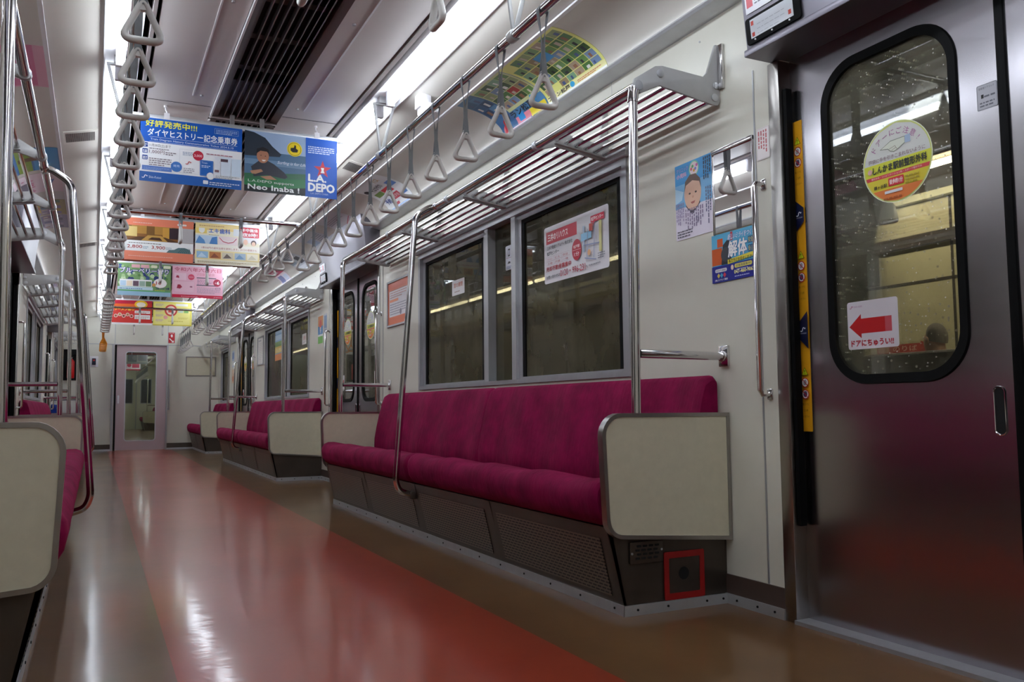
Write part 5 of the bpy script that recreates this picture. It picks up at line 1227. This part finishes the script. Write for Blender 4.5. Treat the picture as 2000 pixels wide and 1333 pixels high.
link('seat_cushion', cushion(SEATP, 31.9, 33.9, 4, .007, 'z'), m_seat, t, sharp=60); link('seat_back', cushion(BACKP, 31.9, 33.9, 4, .009, 'x'), m_seat, t, sharp=60); link('kick_frame', kick_frame(31.9, 33.9, True), m_kick, t)
partition(1, 31.88, 'cream partition beside the magenta seat in the next car')
pole(1, 31.88, 'upright pole at the seat in the next car, seen through the gangway door'); crossbar(1, 31.88, 'short bar by the seat in the next car, seen through the gangway door')
t = thing('strap_rail', 'overhead strap tube in the next car, seen through the gangway door', 'handrail', (RX, 27, RZ))
mb = MB(); mb.cyl((RX, 19, RZ), (RX, 33.9, RZ), .016, 10); link('tube', mb, m_chrome, t)
for y in (19.75, 23.25, 26.75, 30.25, 33.7): mb = MB(); mb.box(RX-.008, RX+.008, y-.006, y+.006, RZ, 2.30); link('hanger', mb, m_rack, t)
for i in range(16): strap('long', (RX, 26.4+i*.46, RZ), 'grey strap handle in the next car, seen through the gangway door glass', 'strap handles in the next car')
for y, cs, lab in ((20.5, ('d8b050', '8a4a2a', '3a7a74'), 'yellow and brown'), (24.5, ('9aa8b4', 'b8c4cc', 'e0e2e4'), 'grey-white'), (28.5, ('e8c8d0', 'c83a54', 'f0e4e6'), 'pink')):
    t = thing('poster_holder', 'poster bar in the next car holding the %s posters' % lab, 'poster holder', (0, y, 2.24), 'poster bars in the next car')
    mb = MB(); mb.box(-.56, .56, y+.001, y+.012, 2.22, 2.30); link('bar', mb, m_alu, t)
    for lr in (0, 1):
        p = Print(PW, PH, f_hang(-.522 if lr == 0 else .007, y, 1.90), cs[2], .001); p.rect(.03, .05, .22, .2, cs[0]); p.rect(.28, .08, .2, .18, cs[1]); p.disc(.2, .16, .06, cs[1] if lr else cs[0]); p.rect(0, 0, PW, .04, cs[1])
        p.done('hanging_poster', '%s poster in the next car, %s one, through the gangway door' % (lab, ('left', 'right')[lr]), 'poster', 'posters in the next car')
for i, y in enumerate((18.0, 21.5, 25.0, 28.5, 32.0)):
    for x in (-.63, .63):
        t = thing('fluorescent_lamp', 'fluorescent tube in the next car on the %s, seen through the gangway door' % ('left' if x < 0 else 'right'), 'ceiling lamp', (x, y, 2.26), 'fluorescent tubes in the next car')
        mb = MB(); mb.cyl((x, y-.65, 2.27), (x, y+.65, 2.27), .019, 12); link('tube', mb, m_tube, t)
        mb = MB(); mb.box(x-.03, x+.03, y-.69, y-.655, 2.25, 2.30); mb.box(x-.03, x+.03, y+.655, y+.69, 2.25, 2.30); link('end_socket', mb, m_white, t)

# ================================================================ OUTSIDE: the station platform on the right
m_pwall = mat('platform_wall_panel', 'bdb796', .55, 0, .10, 1.2)
m_pdark = mat('mottled_dark_brown', '2e2720', .8, 0, .35, 2)  # mottled dark brown, shared by ceiling, seams and upper wall strip
m_pgrey = mat('platform_concrete', '6a6252', .7, 0, .25, 1.5)
mb = MB(); mb.box(1.55, 6.0, -4, 34, -1.0, -.04); o = link('floor_platform', mb, m_pgrey); o['kind'] = 'structure'
mb = MB(); mb.box(6.0, 6.2, -4, 34, -.04, 3.6); pw = link('wall_platform', mb, m_pwall); pw['kind'] = 'structure'
mb = MB()
for y in (4.95, 8.2, 11.5, 15.0, 19.0, 23.0): mb.box(5.995, 6.001, y-.012, y+.012, -.04, 2.5)
mb.box(5.995, 6.001, -4, 34, 1.76, 1.785); link('panel_seam', mb, m_pdark, pw)
mb = MB(); mb.box(5.95, 6.0, -4, 34, 2.10, 2.20); link('dark_rail', mb, m_pdark, pw)
mb = MB(); mb.box(5.93, 6.0, -4, 34, 2.50, 2.56); link('pale_rail', mb, mat('pale_rail_paint', 'c8c6a8', .5), pw)
mb = MB(); mb.box(5.985, 6.0, -4, 34, 2.56, 3.3); link('upper_dark_band', mb, m_pdark, pw)  # upper strip of the wall, coloured dark brown like the ceiling
mb = MB(); mb.box(2.2, 6.2, -4, 34, 3.3, 3.5); o = link('ceiling_platform', mb, m_pdark); o['kind'] = 'structure'
mb = MB(); mb.box(5.90, 5.995, 5.72, 8.0, 1.79, 2.09); tag(link('dark_board', mb, mat('dark_notice_board', '2c3834', .5, 0, .3, 5), bevel=.01), 'dark notice board on the platform wall outside the near right door window', 'notice board')
for i in range(12):
    y = -1.2+i*2.6
    t = thing('platform_lamp', 'strip lamp along the platform wall outside the right windows', 'lamp', (5.4, y+1.2, 2.6), 'strip lamps along the platform wall')
    mb = MB(); mb.cyl((5.4, y, 2.62), (5.4, y+2.45, 2.62), .026, 12); link('tube', mb, m_ptube, t)
    mb = MB(); mb.box(5.34, 5.46, y-.02, y+2.47, 2.67, 2.73); mb.box(5.38, 5.42, y+.3, y+.4, 2.73, 3.3); mb.box(5.38, 5.42, y+2.0, y+2.1, 2.73, 3.3); link('housing', mb, m_pgrey, t)
t = thing('hanging_loudspeaker', 'grey horn speaker on a drop pole behind the round door sticker', 'speaker', (3.6, 3.5, 1.9))
mb = MB(); mb.cyl((3.6, 3.63, 1.92), (3.6, 3.63, 3.3), .025, 10); link('drop_pole', mb, m_rack, t)
mb = MB(); mb.tube([(3.6, 3.63, 1.78), (3.6, 3.63, 1.80), (3.6, 3.63, 1.88), (3.6, 3.63, 1.93)], [.085, .085, .07, .03], 16); link('horn', mb, m_rack, t)
p = Print(.62, .12, lambda u, v, d: (5.99-d, 5.78-u, 1.12+v), 'b2aa84', .004); p.poly([(0, .02), (.48, .02), (.48, 0), (.62, .06), (.48, .12), (.48, .10), (0, .10)], 'b0362c'); p.text('のりば', .18, .035, .26, .05, 'd8b0a4', .001); p.rect(.01, .03, .13, .06, 'c89a8a'); p.done('arrow_sign', 'faded red arrow sign on the platform wall, low in the near door window', 'sign')
# low board in front of a backless bench; the passenger sits sideways on it
t = thing('low_board', 'dark waist-high board on the platform, across the bottom of the near right door window', 'barrier', (5.0, 4.8, -.04))
mb = MB(); mb.box(4.80, 4.84, 4.0, 5.25, .10, 1.045); link('back_panel', mb, mat('low_board_dark', '3a3230', .5, 0, .3, 8), t, bevel=.006)
mb = MB(); mb.box(4.795, 4.845, 4.0, 5.25, 1.045, 1.06); link('top_rail', mb, m_white, t, bevel=.004)
for y in (4.1, 5.15): mb = MB(); mb.box(4.78, 4.86, y-.025, y+.025, -.04, .10); link('foot', mb, m_alu2, t)
t = thing('platform_bench', 'backless platform bench under the seated person outside the near right door', 'bench', (5.2, 4.5, -.04))
mb = MB(); mb.box(4.98, 5.42, 4.30, 4.80, .36, .405); link('seat', mb, m_pdark, t, bevel=.01)
for x in (5.02, 5.38):
    for y in (4.34, 4.76): mb = MB(); mb.box(x-.02, x+.02, y-.02, y+.02, -.04, .36); link('leg', mb, m_alu2, t)
# seated passenger
def skin(name, J, E, M_, parent, loc, sub=2):
    me = bpy.data.meshes.new(name); me.from_pydata([tuple(Vector(p[0])) for p in J], E, []); o = bpy.data.objects.new(name, me); COL.objects.link(o); o.parent = parent; WL[o.name] = WL[parent.name]
    md = o.modifiers.new('skin', 'SKIN'); md.use_smooth_shade = True
    for i, p in enumerate(J):
        r = p[1]; me.skin_vertices[0].data[i].radius = (r, r) if not isinstance(r, tuple) else r
    me.skin_vertices[0].data[0].use_root = True
    o.modifiers.new('sub', 'SUBSURF').levels = sub; o.modifiers['sub'].render_levels = sub
    me.materials.append(M_); return o
PX, PY, PZ = 5.20, 4.47, .445
per = thing('person', 'seated grey-haired person in a dark suit, head bowed, beyond the near door window', 'person', (PX, PY, PZ))
per.rotation_euler = (0, 0, math.radians(88))
m_skin = mat('skin', 'b08468', .5, 0, .05, 20); m_suit = mat('dark_suit', '16161c', .7, 0, .1, 60); m_hair = mat('grey_hair', '6a6560', .7, 0, .35, 60, (1, 1, .2)); m_shirt = mat('white_shirt', 'd8d8d8', .6)
# local axes: +x ahead of the sitter
Jb = [((0, 0, .09), .105), ((.0, 0, .26), .105), ((.015, 0, .42), (.12, .10)), ((.03, 0, .53), .07), ((.05, 0, .60), .052), ((.075, 0, .66), .06), ((.085, 0, .735), (.075, .085)), ((.075, 0, .80), (.065, .075)), ((.115, 0, .665), .042),
      ((.05, .19, .50), .055), ((.06, .235, .24), .042), ((.27, .15, .13), .032), ((.34, .12, .12), .03), ((.05, -.19, .50), .055), ((.06, -.235, .24), .042), ((.27, -.15, .13), .032), ((.34, -.12, .12), .03),
      ((.08, .10, .06), .08), ((.43, .11, .06), .058), ((.44, .11, -.33), .04), ((.54, .12, -.385), .035), ((.08, -.10, .06), .08), ((.43, -.11, .06), .058), ((.44, -.11, -.33), .04), ((.54, -.12, -.385), .035)]
Eb = [(0, 1), (1, 2), (2, 3), (3, 4), (4, 5), (5, 6), (6, 7), (5, 8), (3, 9), (9, 10), (10, 11), (11, 12), (3, 13), (13, 14), (14, 15), (15, 16), (0, 17), (17, 18), (18, 19), (19, 20), (0, 21), (21, 22), (22, 23), (23, 24)]
skin('body', Jb, Eb, m_skin, per, None)
Jc = [(p, (r[0]+.014, r[1]+.014) if isinstance(r, tuple) else r+.014) for p, r in Jb]
keep = [0, 1, 2, 3, 9, 10, 11, 13, 14, 15]; mp = {k: i for i, k in enumerate(keep)}
skin('jacket', [Jc[k] for k in keep], [(mp[a], mp[b]) for a, b in Eb if a in mp and b in mp], m_suit, per, None)
keep = [0, 17, 18, 19, 21, 22, 23]; mp = {k: i for i, k in enumerate(keep)}
skin('trousers', [Jc[k] for k in keep], [(mp[a], mp[b]) for a, b in Eb if a in mp and b in mp], m_suit, per, None)
def local(mb): mb.v = [(x+PX, y+PY, z+PZ) for x, y, z in mb.v]; return mb
mb = MB()                                               # hair cap over the back of the head
rows = []
for i in range(9):
    t_ = PI*.62*i/8; rows.append([(.066+(.092*math.sin(t_))*math.cos(a)*(.96 if math.cos(a) < 0 else .74), .081*math.sin(t_)*math.sin(a)*(1+.02*math.sin(9*a)), .752+.105*math.cos(t_)-(.022 if math.cos(a) < 0 else -.035)*abs(math.cos(a))*(i/8)**2) for a in [2*PI*k/20 for k in range(20)]])
mb.grid(rows, True); link('hair', local(mb), m_hair, per)
mb = MB(); mb.tube([(.045, 0, .565), (.055, 0, .605)], [.072, .062], 16, cap=False); link('shirt_collar', local(mb), m_shirt, per)
for s in (-1, 1):
    mb = MB(); mb.ball((.085, s*.085, .72), .03, 8, (.6, .35, 1)); link('ear', local(mb), m_skin, per)
    mb = MB(); mb.ball((.155, s*.030, .745), .011, 6); link('eye', local(mb), m_white, per)
    for k in range(4):
        mb = MB(); mb.tube([(.36, s*(.10+.014*k), .125), (.395, s*(.10+.013*k), .12), (.415-.006*abs(k-1.5), s*(.10+.012*k), .10)], [.010, .009, .007], 8); link('finger', local(mb), m_skin, per)
    mb = MB(); mb.tube([(.345, s*.095, .13), (.375, s*.075, .135), (.40, s*.07, .125)], [.011, .010, .008], 8); link('thumb', local(mb), m_skin, per)
    mb = MB(); mb.ball((.50, s*.115, -.396), .05, 8, (2.0, .9, .55)); link('shoe', local(mb), m_dark, per)
mb = MB(); mb.tube([(.150, 0, .740), (.166, 0, .718), (.150, 0, .706)], [.010, .014, .012], 8); link('nose', local(mb), m_skin, per)
